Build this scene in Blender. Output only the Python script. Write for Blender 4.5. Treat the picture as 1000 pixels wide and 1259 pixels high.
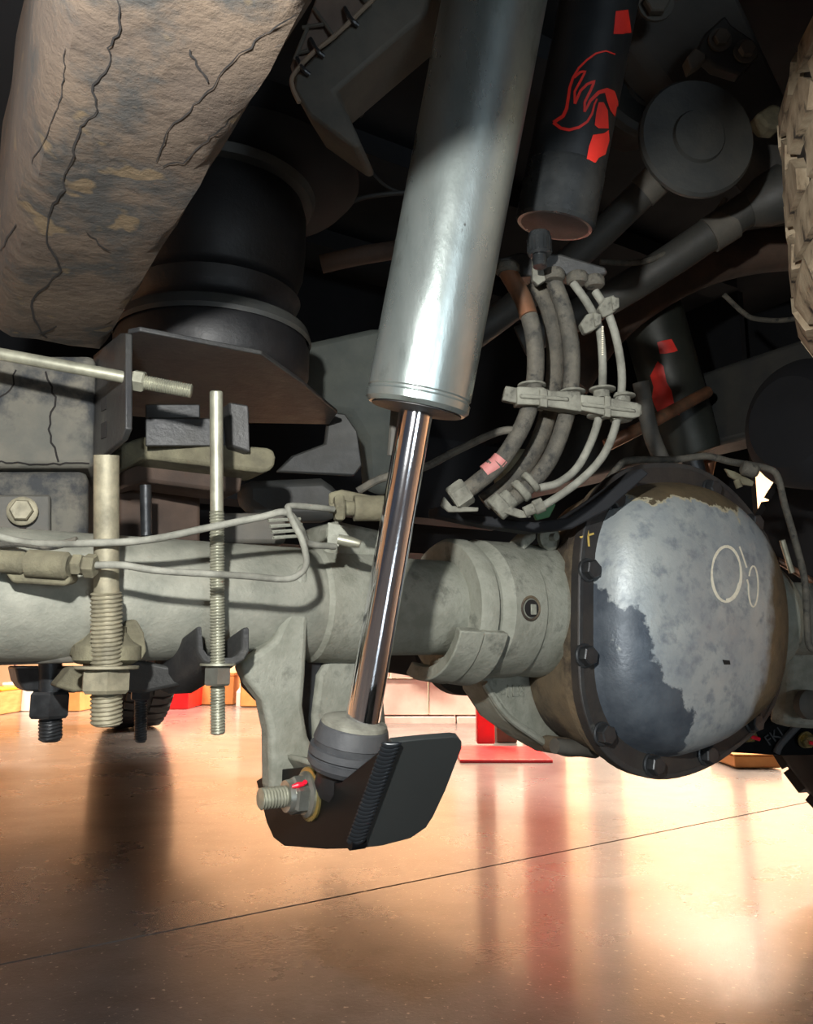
import bpy, bmesh, math, random
from mathutils import Vector, Matrix
from mathutils.bvhtree import BVHTree
from math import pi, sin, cos, tan, radians, atan2
for o in list(bpy.data.objects): bpy.data.objects.remove(o)
S = bpy.context.scene; COL = S.collection
random.seed(7)
# ------------------------------------------------------------ camera
F = 1000.0; HY = 795.0; H = 0.43
PIT = math.atan((HY-629.5)/F)
CAMP = Vector((0, 0, H)); FW = Vector((0, cos(PIT), sin(PIT))); UP = Vector((0, -sin(PIT), cos(PIT))); RT = Vector((1, 0, 0))
cd = bpy.data.cameras.new('camera'); cam = bpy.data.objects.new('camera', cd); COL.objects.link(cam)
cd.sensor_fit = 'HORIZONTAL'; cd.sensor_width = 36; cd.lens = 36*F/1000; cd.clip_start = 0.01
cam.location = CAMP; cam.rotation_euler = (pi/2+PIT, 0, 0); S.camera = cam
# ------------------------------------------------------------ world, lights, exposure
W = bpy.data.worlds.new('world'); S.world = W; W.use_nodes = True
W.node_tree.nodes['Background'].inputs[0].default_value = (0.55, 0.6, 0.75, 1); W.node_tree.nodes['Background'].inputs[1].default_value = 0.1
S.view_settings.view_transform = 'Standard'; S.view_settings.look = 'None'; S.view_settings.gamma = 1
S.view_settings.use_curve_mapping = False; S.view_settings.exposure = 0.0
def lamp(name, kind, loc, power, color, target=None, **kw):
    l = bpy.data.lights.new(name, kind); l.energy = power; l.color = color
    for k, v in kw.items(): setattr(l, k, v)
    o = bpy.data.objects.new(name, l); COL.objects.link(o); o.location = loc
    if target is not None: o.rotation_euler = (Vector(target)-Vector(loc)).to_track_quat('-Z', 'Y').to_euler()
    return o
# hand-held work lamp beside the camera
lamp('work_lamp', 'SPOT', (-0.08, 0.06, H+0.168), 25.0, (1.0, 0.99, 0.95), (0.16, 0.9, H+0.14), shadow_soft_size=0.010, spot_size=radians(142), spot_blend=0.7)
lamp('fill_light', 'AREA', (1.0, -1.7, 0.40), 13.0, (0.80, 0.92, 1.0), (0.2, 1.0, 0.85), shape='RECTANGLE', size=0.5, size_y=0.35)  # added cool fill behind the camera, lifts the dark underside
# the garage's ceiling lights
for (x, y) in ((-2.5, 2.9), (1.3, 3.9), (4.6, 6.2), (-1.0, 7.2), (2.6, 7.2)):
    lamp('ceiling_lamp', 'AREA', (x, y, 3.7), 640, (1.0, 0.82, 0.65), (x, y, 0), shape='RECTANGLE', size=1.8, size_y=0.5)
for (x, y) in ((-3.2, 0.4), (3.4, 0.2), (0.3, -2.6)):
    lamp('ceiling_lamp', 'AREA', (x, y, 3.7), 35, (1.0, 0.93, 0.88), (x, y, 0), shape='RECTANGLE', size=1.6, size_y=0.5)

# ------------------------------------------------------------ geometry helpers
def P(px, py, d): return CAMP + d*(FW + RT*((px-500)/F) - UP*((py-629.5)/F))
def ray(px, py): return FW + RT*((px-500)/F) - UP*((py-629.5)/F)
def PL(px, py, pt, n):
    r = ray(px, py); return CAMP + r*((pt-CAMP).dot(n)/r.dot(n))
Z = Vector((0, 0, 1))
def PZ(px, py, z): return PL(px, py, Vector((0, 0, z)), Z)
TH = radians(32)
VR = Vector((cos(TH), sin(TH), 0)); VF = Vector((-sin(TH), cos(TH), 0))
AX0 = P(250, 738, 0.69)
def V(a, b, c): return AX0 + a*VR + b*VF + c*Z
def A(px):                      # distance along the axle where it crosses this column
    r = ray(px, 745); n = VF
    p = CAMP + r*((AX0-CAMP).dot(n)/r.dot(n)); return (p-AX0).dot(VR)
def basis(d):
    d = d.normalized(); x = d.cross(Z)
    if x.length < 1e-3: x = Vector((1, 0, 0))
    x.normalize(); return x, d.cross(x).normalized(), d
def nb(): return bmesh.new()
def lathe(bm, o, d, prof, seg=40, cap=True):
    """prof: list of (distance along d, radius)"""
    x, y, d = basis(d); rings = []
    for t, r in prof:
        c = o + d*t
        if r < 1e-6: rings.append([bm.verts.new(c)])
        else: rings.append([bm.verts.new(c + x*(r*cos(2*pi*i/seg)) + y*(r*sin(2*pi*i/seg))) for i in range(seg)])
    for a, b in zip(rings, rings[1:]):
        for i in range(seg):
            j = (i+1) % seg
            if len(a) == 1 and len(b) == 1: continue
            if len(a) == 1: bm.faces.new((a[0], b[j], b[i]))
            elif len(b) == 1: bm.faces.new((a[i], a[j], b[0]))
            else: bm.faces.new((a[i], a[j], b[j], b[i]))
    if cap:
        if len(rings[0]) > 2: bm.faces.new(rings[0][::-1])
        if len(rings[-1]) > 2: bm.faces.new(rings[-1])
    return bm
def smoothpath(pts, n=8):
    out = []; P_ = [pts[0]*2-pts[1]] + list(pts) + [pts[-1]*2-pts[-2]]
    for i in range(1, len(P_)-2):
        a, b, c, d = P_[i-1:i+3]
        for k in range(n):
            t = k/n
            out.append(0.5*((2*b)+(c-a)*t+(2*a-5*b+4*c-d)*t*t+(3*b-a-3*c+d)*t**3))
    out.append(pts[-1]); return out
def tube(bm, pts, r, seg=12, smooth=True, n=8):
    if smooth and len(pts) > 2: q = smoothpath(pts, n)
    else: q = list(pts)
    m = len(q); rings = []; T0 = None; x = None
    for i, p in enumerate(q):
        t = (q[min(i+1, m-1)]-q[max(i-1, 0)]).normalized()
        if x is None: x, _, _ = basis(t)
        x = (x - t*x.dot(t)).normalized(); y = t.cross(x)
        f = i/(m-1)
        if callable(r): rr = r(f)
        elif isinstance(r, (list, tuple)):
            g = f*(len(r)-1); k = min(int(g), len(r)-2); rr = r[k]+(r[k+1]-r[k])*(g-k)
        else: rr = r
        rings.append([bm.verts.new(p + x*(rr*cos(2*pi*j/seg)) + y*(rr*sin(2*pi*j/seg))) for j in range(seg)])
    for a, b in zip(rings, rings[1:]):
        for i in range(seg): bm.faces.new((a[i], a[(i+1) % seg], b[(i+1) % seg], b[i]))
    bm.faces.new(rings[0][::-1]); bm.faces.new(rings[-1]); return bm
def prism(bm, poly, ext):
    a = [bm.verts.new(p) for p in poly]; b = [bm.verts.new(p+ext) for p in poly]
    fs = [bm.faces.new(a[::-1]), bm.faces.new(b)]
    n = len(a)
    for i in range(n): fs.append(bm.faces.new((a[i], a[(i+1) % n], b[(i+1) % n], b[i])))
    return bm
def box(bm, c, ax, ay, az):     # half axes
    vs = [bm.verts.new(c + ax*i + ay*j + az*k) for i in (-1, 1) for j in (-1, 1) for k in (-1, 1)]
    for f in ((0, 1, 3, 2), (4, 6, 7, 5), (0, 4, 5, 1), (2, 3, 7, 6), (0, 2, 6, 4), (1, 5, 7, 3)): bm.faces.new([vs[i] for i in f])
    return bm
def thread(bm, p0, p1, r, pitch=0.0018, depth=None, seg=16):
    depth = depth or r*0.16
    L = (p1-p0).length; x, y, d = basis(p1-p0); n = max(4, int(L/pitch*5)); rings = []
    for i in range(n+1):
        t = L*i/n; ring = []
        for j in range(seg):
            ph = (t/pitch - j/seg) % 1.0
            rr = r - depth*(1-abs(2*ph-1))*1.0
            if i == 0 or i == n: rr = r-depth*1.3
            ang = 2*pi*j/seg; ring.append(bm.verts.new(p0 + d*t + x*(rr*cos(ang)) + y*(rr*sin(ang))))
        rings.append(ring)
    for a, b in zip(rings, rings[1:]):
        for i in range(seg): bm.faces.new((a[i], a[(i+1) % seg], b[(i+1) % seg], b[i]))
    bm.faces.new(rings[0][::-1]); bm.faces.new(rings[-1]); return bm
def hexa(bm, o, d, r, h, rot=0.0, chamf=0.14):
    """hexagonal nut or bolt head with chamfered ends"""
    x, y, d = basis(d); c = r*chamf; rings = []
    for t, k in ((0, 0.88), (c, 1), (h-c, 1), (h, 0.88)):
        rings.append([bm.verts.new(o + d*t + x*(r*k*cos(rot+i*pi/3)) + y*(r*k*sin(rot+i*pi/3))) for i in range(6)])
    for a, b in zip(rings, rings[1:]):
        for i in range(6): bm.faces.new((a[i], a[(i+1) % 6], b[(i+1) % 6], b[i]))
    bm.faces.new(rings[0][::-1]); bm.faces.new(rings[-1]); return bm
def empty(name, loc, label=None, cat=None, group=None):
    o = bpy.data.objects.new(name, None); COL.objects.link(o); o.location = loc; o.empty_display_size = 0.05
    if label: o['label'] = label
    if cat: o['category'] = cat
    if group: o['group'] = group
    return o
def wloc(o):
    v = Vector(o.location)
    while o.parent: o = o.parent; v += Vector(o.location)
    return v
TREE = {}
def obj(name, bm, mat, parent=None, label=None, cat=None, group=None, kind=None, bevel=0, seg=2, sharp=35, key=None, sub=0):
    bmesh.ops.recalc_face_normals(bm, faces=bm.faces)
    if key: TREE[key] = BVHTree.FromBMesh(bm)
    lo = Vector([min(v.co[i] for v in bm.verts) for i in range(3)]); hi = Vector([max(v.co[i] for v in bm.verts) for i in range(3)])
    c = (lo+hi)/2
    if parent is None: c.z = lo.z
    for v in bm.verts: v.co -= c
    me = bpy.data.meshes.new(name); bm.to_mesh(me); bm.free()
    me.shade_smooth(); me.set_sharp_from_angle(angle=radians(sharp))
    me.materials.append(mat)
    o = bpy.data.objects.new(name, me); COL.objects.link(o)
    if parent is not None: o.parent = parent; o.location = c - wloc(parent)
    else: o.location = c
    if bevel:
        m = o.modifiers.new('bevel', 'BEVEL'); m.width = bevel; m.segments = seg; m.limit_method = 'ANGLE'; m.angle_limit = radians(40); m.harden_normals = False
    if sub:
        m = o.modifiers.new('sub', 'SUBSURF'); m.levels = sub; m.render_levels = sub
    if label: o['label'] = label
    if cat: o['category'] = cat
    if group: o['group'] = group
    if kind: o['kind'] = kind
    return o
def clone(src, parent, loc, rot=None, name=None):
    o = src.copy(); COL.objects.link(o); o.parent = parent; o.location = loc - (wloc(parent) if parent else Vector())
    if rot is not None: o.rotation_euler = rot
    return o
def hit(key, px, py, off=0.0006):
    r = ray(px, py).normalized(); loc, n, i, d = TREE[key].ray_cast(CAMP, r)
    if loc is None: return None, None
    if n.dot(r) > 0: n = -n
    return loc + n*off, n
def ribbon(bm, key, path, w, off=0.0006, close=False, step=3.0, wf=None):
    """marking that lies on a surface; path and width given in photo pixels"""
    q = []
    pp = list(path) + ([path[0]] if close else [])
    for (x0, y0), (x1, y1) in zip(pp, pp[1:]):
        n = max(1, int(math.hypot(x1-x0, y1-y0)/step))
        for k in range(n): q.append((x0+(x1-x0)*k/n, y0+(y1-y0)*k/n))
    q.append(pp[-1]); m = len(q); prev = None
    for i, (x, y) in enumerate(q):
        x0, y0 = q[max(0, i-1)]; x1, y1 = q[min(m-1, i+1)]
        L = math.hypot(x1-x0, y1-y0) or 1; nx, ny = -(y1-y0)/L, (x1-x0)/L
        ww = w*(wf(i/(m-1)) if wf else 1)/2
        a, _ = hit(key, x+nx*ww, y+ny*ww, off); b, _ = hit(key, x-nx*ww, y-ny*ww, off)
        if a is None or b is None: prev = None; continue
        cur = (bm.verts.new(a), bm.verts.new(b))
        if prev: bm.faces.new((prev[0], prev[1], cur[1], cur[0]))
        prev = cur
    return bm
def decal(bm, key, poly, off=0.0006, step=2.0, cols=6):
    """filled marking on a surface, polygon monotone in y"""
    ys = [p[1] for p in poly]; y = min(ys)+0.01; prev = None; n = len(poly)
    while y < max(ys):
        xs = []
        for i in range(n):
            (x0, y0), (x1, y1) = poly[i], poly[(i+1) % n]
            if (y0 <= y) != (y1 <= y): xs.append(x0+(x1-x0)*(y-y0)/(y1-y0))
        if len(xs) >= 2:
            a, b = min(xs), max(xs); row = []
            for k in range(cols+1):
                p, _ = hit(key, a+(b-a)*k/cols, y, off)
                if p is None: row = None; break
                row.append(bm.verts.new(p))
            if row and prev:
                for k in range(cols): bm.faces.new((prev[k], prev[k+1], row[k+1], row[k]))
            prev = row
        y += step
    return bm
# ------------------------------------------------------------ materials
def s2l(c): return tuple((x/255/12.92 if x/255 <= 0.04045 else ((x/255+0.055)/1.055)**2.4) for x in c)
def mat(name, c1, c2=None, scale=18, rough=0.6, metal=0.0, bump=0.0, bscale=120, spots=None, spot_amt=0.5, spot_scale=9, coat=0.0, emit=None, seam=0.12, rvar=0.15, fleck=None, fleck_amt=0.0, stretch=None, det=8):
    m = bpy.data.materials.new(name); m.use_nodes = True; nt = m.node_tree; N = nt.nodes; L = nt.links
    b = N['Principled BSDF']; b.inputs['Roughness'].default_value = rough; b.inputs['Metallic'].default_value = metal
    b.inputs['Coat Weight'].default_value = coat
    c1 = s2l(c1); c2 = s2l(c2) if c2 else c1
    tc = N.new('ShaderNodeTexCoord'); src = tc.outputs['Object']
    if stretch:
        mp = N.new('ShaderNodeMapping'); mp.inputs['Scale'].default_value = stretch; L.new(src, mp.inputs[0]); src = mp.outputs[0]
    def noise(sc, d=det, ro=0.6):
        n = N.new('ShaderNodeTexNoise'); n.inputs['Scale'].default_value = sc; n.inputs['Detail'].default_value = d; n.inputs['Roughness'].default_value = ro; L.new(src, n.inputs['Vector']); return n.outputs['Fac']
    def ramp(f, a, z):
        r = N.new('ShaderNodeMapRange'); r.inputs['From Min'].default_value = a; r.inputs['From Max'].default_value = z; r.clamp = True; L.new(f, r.inputs['Value']); return r.outputs['Result']
    def mix(f, a, c):
        x = N.new('ShaderNodeMix'); x.data_type = 'RGBA'
        if isinstance(f, float): x.inputs[0].default_value = f
        else: L.new(f, x.inputs[0])
        for s, v in ((6, a), (7, c)):
            if isinstance(v, tuple): x.inputs[s].default_value = v+(1,) if len(v) == 3 else v
            else: L.new(v, x.inputs[s])
        return x.outputs[2]
    base = mix(ramp(noise(scale), 0.36, 0.66), c1, c2)
    if spots:
        f = noise(spot_scale, 8, 0.65); f = ramp(f, 1-spot_amt, 1-spot_amt+seam); base = mix(f, base, s2l(spots))
    if fleck:
        v = N.new('ShaderNodeTexNoise'); v.inputs['Scale'].default_value = bscale*0.8; v.inputs['Detail'].default_value = 2; L.new(src, v.inputs['Vector'])
        base = mix(ramp(v.outputs['Fac'], 1-fleck_amt, 1-fleck_amt+0.05), base, s2l(fleck))
    L.new(base, b.inputs['Base Color'])
    if rvar:
        r = N.new('ShaderNodeMapRange'); r.inputs['To Min'].default_value = max(0.02, rough-rvar); r.inputs['To Max'].default_value = min(1, rough+rvar); L.new(noise(scale*2.3), r.inputs['Value']); L.new(r.outputs[0], b.inputs['Roughness'])
    if bump:
        bp = N.new('ShaderNodeBump'); bp.inputs['Strength'].default_value = bump; bp.inputs['Distance'].default_value = 0.002
        L.new(noise(bscale, 8, 0.65), bp.inputs['Height']); L.new(bp.outputs[0], b.inputs['Normal'])
    if emit:
        b.inputs['Emission Color'].default_value = s2l(emit[0])+(1,); b.inputs['Emission Strength'].default_value = emit[1]
    m['_src'] = 1
    return m
M = {}
M['mudrail'] = mat('dried mud on rail', (68, 58, 50), (88, 75, 62), 14, 0.95, bump=0.9, bscale=55, spots=(52, 51, 49), spot_amt=0.50, spot_scale=22, fleck=(94, 80, 60), fleck_amt=0.36)
M['frame'] = mat('dirty frame steel', (84, 84, 78), (104, 100, 90), 20, 0.85, bump=0.6, bscale=90, spots=(50, 52, 54), spot_amt=0.5, spot_scale=16)
M['crack'] = mat('open crack', (28, 24, 22), (18, 16, 16), rough=1)
M['cast'] = mat('dusty cast steel', (126, 128, 116), (156, 157, 145), 34, 0.7, 0.1, bump=0.55, bscale=240, spots=(112, 114, 104), spot_amt=0.46, spot_scale=34)
M['tube'] = mat('dusty axle tube', (120, 122, 112), (150, 150, 138), 30, 0.65, 0.1, bump=0.45, bscale=260, spots=(160, 104, 66), spot_amt=0.315, spot_scale=12, seam=0.01)
M['carrier'] = mat('rusty carrier casting', (98, 88, 72), (124, 108, 84), 18, 0.75, 0.1, bump=0.6, bscale=220, spots=(60, 52, 44), spot_amt=0.55, spot_scale=10)
M['flange'] = mat('dark cover flange', (44, 42, 42), (62, 57, 52), 22, 0.6, 0.2, bump=0.3, bscale=200)
M['blackbolt'] = mat('black bolt steel', (46, 48, 50), (66, 68, 70), 60, 0.42, 0.5, bump=0.2)
M['zinc'] = mat('zinc plated steel', (176, 178, 170), (150, 150, 140), 60, 0.33, 0.85)
M['zincyellow'] = mat('yellow zinc steel', (190, 170, 100), (150, 150, 120), 60, 0.3, 0.85)
M['stud'] = mat('dusty plated stud', (168, 168, 150), (134, 134, 120), 70, 0.45, 0.55)
M['studbrown'] = mat('dusty bronze stud', (150, 144, 122), (110, 106, 90), 60, 0.6, 0.3, bump=0.3)
M['chrome'] = mat('polished chrome', (225, 226, 230), (225, 226, 230), rough=0.09, metal=1.0, rvar=0.04, bump=0.03, bscale=160)
M['alu'] = mat('dull silver shock tube', (172, 180, 178), (140, 150, 148), 14, 0.30, 0.75, bump=0.12, bscale=160, spots=(120, 128, 122), spot_amt=0.42, spot_scale=30, fleck=(70, 66, 60), fleck_amt=0.24, stretch=(1, 1, .45))
M['black'] = mat('black powder coat', (9, 10, 12), (12, 13, 15), rough=0.33, rvar=0.04, bump=0.08, bscale=900)
M['blacksatin'] = mat('satin black steel', (40, 41, 43), (58, 58, 56), 22, 0.5, bump=0.35, bscale=180, spots=(92, 92, 86), spot_amt=0.36, spot_scale=40)
M['rubber'] = mat('dusty black rubber', (56, 58, 62), (78, 80, 82), 26, 0.6, bump=0.2, bscale=200)
M['rubberdark'] = mat('dark rubber', (15, 16, 19), (24, 23, 24), 20, 0.55, bump=0.3, bscale=90)
M['hose'] = mat('dusty hose rubber', (64, 63, 58), (96, 92, 82), 60, 0.8, bump=0.6, bscale=320, spots=(44, 44, 42), spot_amt=0.46, spot_scale=80)
M['hosepale'] = mat('pale dusty brake hose', (136, 136, 126), (96, 96, 88), 50, 0.8, bump=0.3, bscale=260)
M['copper'] = mat('copper pipe and warm lit rod', (140, 96, 70), (92, 74, 60), 30, 0.4, 0.4)  # also carries garage light painted onto the upright rod
M['clip'] = mat('dusty plastic clip', (136, 136, 124), (98, 97, 88), 50, 0.85, bump=0.5, bscale=300, spots=(60, 60, 56), spot_amt=0.42, spot_scale=70)
M['pinktape'] = mat('pink tape', (196, 130, 126), (176, 112, 108), 30, 0.6)
M['tan'] = mat('mud caked pad', (120, 116, 94), (92, 88, 72), 40, 0.9, bump=0.7, bscale=160)
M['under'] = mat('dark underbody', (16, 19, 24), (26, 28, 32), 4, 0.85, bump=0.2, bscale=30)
M['underbrown'] = mat('brown dusty steel', (84, 66, 54), (58, 48, 42), 14, 0.8, bump=0.4, bscale=80)
M['darkpart'] = mat('dark dusty part', (40, 43, 44), (58, 58, 54), 14, 0.6, bump=0.3, bscale=80)
M['greydark'] = mat('grey dusty part', (70, 70, 66), (92, 88, 80), 20, 0.7, bump=0.3, bscale=110)
M['resv'] = mat('black reservoir', (26, 30, 34), (34, 38, 40), 20, 0.4, bump=0.1)
M['resvcap'] = mat('brushed dark cap', (60, 63, 64), (40, 43, 45), 40, 0.3, 0.35)
M['red'] = mat('red print', (230, 52, 40), (205, 40, 34), 30, 0.5)
M['redpaint'] = mat('red marker paint', (226, 16, 46), (226, 16, 46), rough=0.4)
M['redpost'] = mat('red painted steel', (226, 10, 18), (204, 8, 14), 8, 0.4)
M['chalk'] = mat('chalk mark', (232, 226, 204), (214, 206, 184), 200, 0.9)
M['yellowmark'] = mat('yellow chalk', (196, 170, 90), (180, 150, 80), 200, 0.9)
M['tyre'] = mat('black tyre rubber', (20, 20, 22), (34, 34, 36), 14, 0.7, bump=0.3, bscale=60)
M['tyremud'] = mat('mud dusted tyre', (186, 170, 144), (140, 122, 98), 50, 0.95, bump=1.0, bscale=70, spots=(50, 44, 40), spot_amt=0.46, spot_scale=44, stretch=(1.0, 1.0, 0.5))
M['rim'] = mat('dark rim', (50, 50, 54), rough=0.4, metal=0.6)
M['cardboard'] = mat('cardboard', (198, 138, 80), (180, 120, 66), 10, 0.8)
M['wood'] = mat('pine wood', (210, 150, 90), (188, 126, 70), 8, 0.7, stretch=(1, 1, 6))
M['white'] = mat('white plastic', (235, 230, 220), (225, 220, 212), 6, 0.5)
M['yellow'] = mat('yellow plastic', (236, 170, 30), (220, 150, 20), 6, 0.5)
M['teal'] = mat('teal plastic', (90, 170, 170), rough=0.5)
M['block'] = mat('painted block', (226, 204, 194), (212, 188, 178), 12, 0.8, bump=0.3, bscale=40)
M['wall'] = mat('warm garage wall', (220, 184, 150), (206, 168, 134), 2, 0.9)
M['ceil'] = mat('garage ceiling', (190, 176, 160), rough=0.9)
M['darkbox'] = mat('brown box', (110, 74, 60), (90, 60, 50), 6, 0.7)
M['green'] = mat('green clip', (60, 110, 70), rough=0.6)
M['black'].node_tree.nodes['Principled BSDF'].inputs['Specular IOR Level'].default_value = 0.1
# floor: polished stained concrete
def floor_mat():
    m = mat('polished concrete', (84, 83, 84), (110, 107, 105), 2.2, 0.29, bump=0.25, bscale=150, spots=(72, 68, 66), spot_amt=0.50, spot_scale=5, fleck=(172, 166, 156), fleck_amt=0.335, rvar=0.10, seam=0.2, coat=0.45)
    m.node_tree.nodes['Principled BSDF'].inputs['Coat Roughness'].default_value = 0.13
    return m
M['floor'] = floor_mat()
# cover: bare pale centre with ragged coating edge, its own stains
def cover_mat():
    m = bpy.data.materials.new('diff cover coating'); m.use_nodes = True; nt = m.node_tree; N = nt.nodes; L = nt.links; b = N['Principled BSDF']
    tc = N.new('ShaderNodeTexCoord')
    def math_(op, a, c=None):
        n = N.new('ShaderNodeMath'); n.operation = op
        for i, v in enumerate((a, c)):
            if v is None: continue
            if isinstance(v, (int, float)): n.inputs[i].default_value = v
            else: L.new(v, n.inputs[i])
        return n.outputs[0]
    def noise(sc, d=8, ro=0.6):
        n = N.new('ShaderNodeTexNoise'); n.inputs['Scale'].default_value = sc; n.inputs['Detail'].default_value = d; n.inputs['Roughness'].default_value = ro; L.new(tc.outputs['Object'], n.inputs['Vector']); return n.outputs['Fac']
    def mr(f, a, z, c=0.0, d=1.0):
        r = N.new('ShaderNodeMapRange'); r.clamp = True
        for k, v in (('From Min', a), ('From Max', z), ('To Min', c), ('To Max', d)): r.inputs[k].default_value = v
        L.new(f, r.inputs['Value']); return r.outputs['Result']
    def mix(f, a, c):
        x = N.new('ShaderNodeMix'); x.data_type = 'RGBA'; L.new(f, x.inputs[0])
        for s, v in ((6, a), (7, c)):
            if isinstance(v, tuple): x.inputs[s].default_value = s2l(v)+(1,)
            else: L.new(v, x.inputs[s])
        return x.outputs[2]
    sep = N.new('ShaderNodeSeparateXYZ'); L.new(tc.outputs['Object'], sep.inputs[0])
    X, Y, Zc = sep.outputs
    u = math_('ADD', math_('MULTIPLY', X, VR.x), math_('MULTIPLY', Y, VR.y))      # across
    pale = mix(mr(noise(20), 0.35, 0.65), (150, 158, 162), (176, 182, 180))
    pale = mix(mr(noise(60), 0.5, 0.7), pale, (128, 136, 142))
    coat = mix(mr(noise(26), 0.35, 0.65), (64, 72, 82), (92, 100, 108))
    brown = mix(mr(noise(30), 0.35, 0.65), (116, 102, 78), (92, 82, 66))
    # coating stays low and to the left
    fl = math_('ADD', math_('ADD', math_('MULTIPLY', u, -1.12), math_('MULTIPLY', Zc, -0.66)), math_('MULTIPLY', math_('SUBTRACT', noise(16), 0.5), 0.15))
    base = mix(mr(fl, 0.132, 0.137), pale, coat)
    fr = math_('ADD', math_('ADD', math_('MULTIPLY', u, 0.9), math_('MULTIPLY', Zc, -0.25)), math_('MULTIPLY', math_('SUBTRACT', noise(9), 0.5), 0.10))
    base = mix(mr(fr, 0.058, 0.075), base, brown)
    ft = math_('ADD', math_('ADD', math_('MULTIPLY', Zc, 1.0), math_('MULTIPLY', u, 0.06)), math_('MULTIPLY', math_('SUBTRACT', noise(14), 0.5), 0.14))
    base = mix(mr(ft, 0.108, 0.110), base, (196, 188, 160)); base = mix(mr(ft, 0.112, 0.114), base, brown)
    L.new(base, b.inputs['Base Color']); b.inputs['Metallic'].default_value = 0.3
    L.new(mr(noise(30), 0.3, 0.7, 0.38, 0.58), b.inputs['Roughness'])
    bp = N.new('ShaderNodeBump'); bp.inputs['Strength'].default_value = 0.25; bp.inputs['Distance'].default_value = 0.002; L.new(noise(240), bp.inputs['Height']); L.new(bp.outputs[0], b.inputs['Normal'])
    return m
M['cover'] = cover_mat()

# ============================================================ SETTING
# floor with an open saw joint
J0 = PZ(0, 1186, 0); J1 = PZ(1000, 985, 0); jd = (J1-J0).normalized(); jn = jd.cross(Z)*0.003
A0 = J0 - jd*12; B0 = J1 + jd*14
bm = nb()
for s, far in ((1, -1), (-1, 1)):
    e0, e1 = A0 + jn*s, B0 + jn*s; o_ = (jd.cross(Z))*s*14
    prism(bm, [e0, e1, e1+o_, e0+o_], Vector((0, 0, -0.05)))
for v in bm.verts: pass
obj('floor', bm, M['floor'], kind='structure')
bm = nb(); box(bm, (A0+B0)/2 - Z*0.03, (B0-A0)/2, jn*0.98, Z*0.018); obj('trim_1', bm, M['crack'], kind='structure')
bm = nb(); box(bm, Vector((0.5, 9.6, 2)), Vector((9, 0, 0)), Vector((0, 0.1, 0)), Z*2); obj('wall_back', bm, M['wall'], kind='structure')
bm = nb(); box(bm, Vector((-8.4, 2.5, 2)), Vector((0.1, 0, 0)), Vector((0, 7, 0)), Z*2); obj('wall_left', bm, M['wall'], kind='structure')
bm = nb(); box(bm, Vector((9.4, 2.5, 2)), Vector((0.1, 0, 0)), Vector((0, 7, 0)), Z*2); obj('wall_right', bm, M['wall'], kind='structure')
bm = nb(); box(bm, Vector((0.5, 2.5, 4.06)), Vector((9, 0, 0)), Vector((0, 7.2, 0)), Z*0.06); obj('ceiling', bm, M['ceil'], kind='structure')

# ---- garage furnishings
def post(px, by, w, h, name, label, cat, m, base=None):
    p = PZ(px, by, 0); d = p.y; hw = w*d/2000
    t = empty(name, p, label, cat)
    b_ = nb(); box(b_, p+Z*(h/2+0.012), RT*hw, Vector((0, hw, 0)), Z*h/2); obj('column', b_, m, t, bevel=0.006)
    if base:
        x0, x1, y1 = base; q0 = PZ(x0, y1, 0.012); q1 = PZ(x1, y1, 0.012)
        b_ = nb(); dy = Vector((0, 0.42, 0)); prism(b_, [q0-Z*0.012, q1-Z*0.012, q1+dy-Z*0.012, q0+dy-Z*0.012], Z*0.012); obj('base_plate', b_, m, t, bevel=0.002)
    return t
post(597, 917, 21, 2.6, 'lift_post', 'red steel lift post on a flat red base plate beside the block wall', 'lift post', M['redpost'], (566, 680, 934))
post(668, 902, 44, 2.9, 'lift_post', 'wide red lift post standing mostly hidden behind the differential', 'lift post', M['redpost'])
post(742, 905, 34, 2.9, 'locker', 'tall pale locker hidden behind the differential', 'locker', M['white'])
# block wall
bw = empty('block_wall', PZ(530, 890, 0), 'low painted block wall behind the shock shaft', 'wall')
D = PZ(530, 890, 0).y
def zpix(py, d): return P(500, py, d/cos(PIT)).z
k = 0
for (y0, y1, xs) in ((878, 890, (392, 466, 560, 640)), (834, 877, (380, 440, 527, 606)), (812, 833, (392, 480, 566, 650))):
    for x0, x1 in zip(xs, xs[1:]):
        z0 = H+(HY-y1)*D/F; z1 = H+(HY-y0)*D/F; X0 = (x0-499.2)*D/F; X1 = (x1-500.8)*D/F
        pr = 0.0 if y0 > 870 else (0.02 if y0 > 830 else 0.0)
        b_ = nb(); box(b_, Vector(((X0+X1)/2, D+0.13+pr, (z0+z1)/2)), RT*(X1-X0)/2, Vector((0, 0.1, 0)), Z*((z1-z0)/2-0.002)); obj('block', b_, M['block'], bw, bevel=0.004); k += 1
def crate(x0, x1, y0, y1, d, name, label, cat, m, depth=0.3, extra=None, group=None):
    """box standing on the floor at real distance d"""
    X0 = (x0-500)*d/F; X1 = (x1-500)*d/F; z0 = max(0.0, H+(HY-y1)*d/F); z1 = H+(HY-y0)*d/F
    t = empty(name, Vector(((X0+X1)/2, d, z0)), label, cat, group)
    w = (X1-X0)/2; h = (z1-z0)
    b_ = nb(); box(b_, Vector(((X0+X1)/2, d+depth/2, z0+h*0.45)), RT*w, Vector((0, depth/2, 0)), Z*h*0.45); obj('box_body', b_, m, t, bevel=0.006)
    b_ = nb(); box(b_, Vector(((X0+X1)/2, d+depth/2, z0+h*0.95)), RT*(w+0.004), Vector((0, depth/2+0.004, 0)), Z*h*0.05); obj('lid', b_, extra or m, t, bevel=0.004)
    return t
crate(608, 632, 862, 908, 3.8, 'crate', 'brown box beside the red lift post', 'box', M['darkbox'], 0.2)
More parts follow.
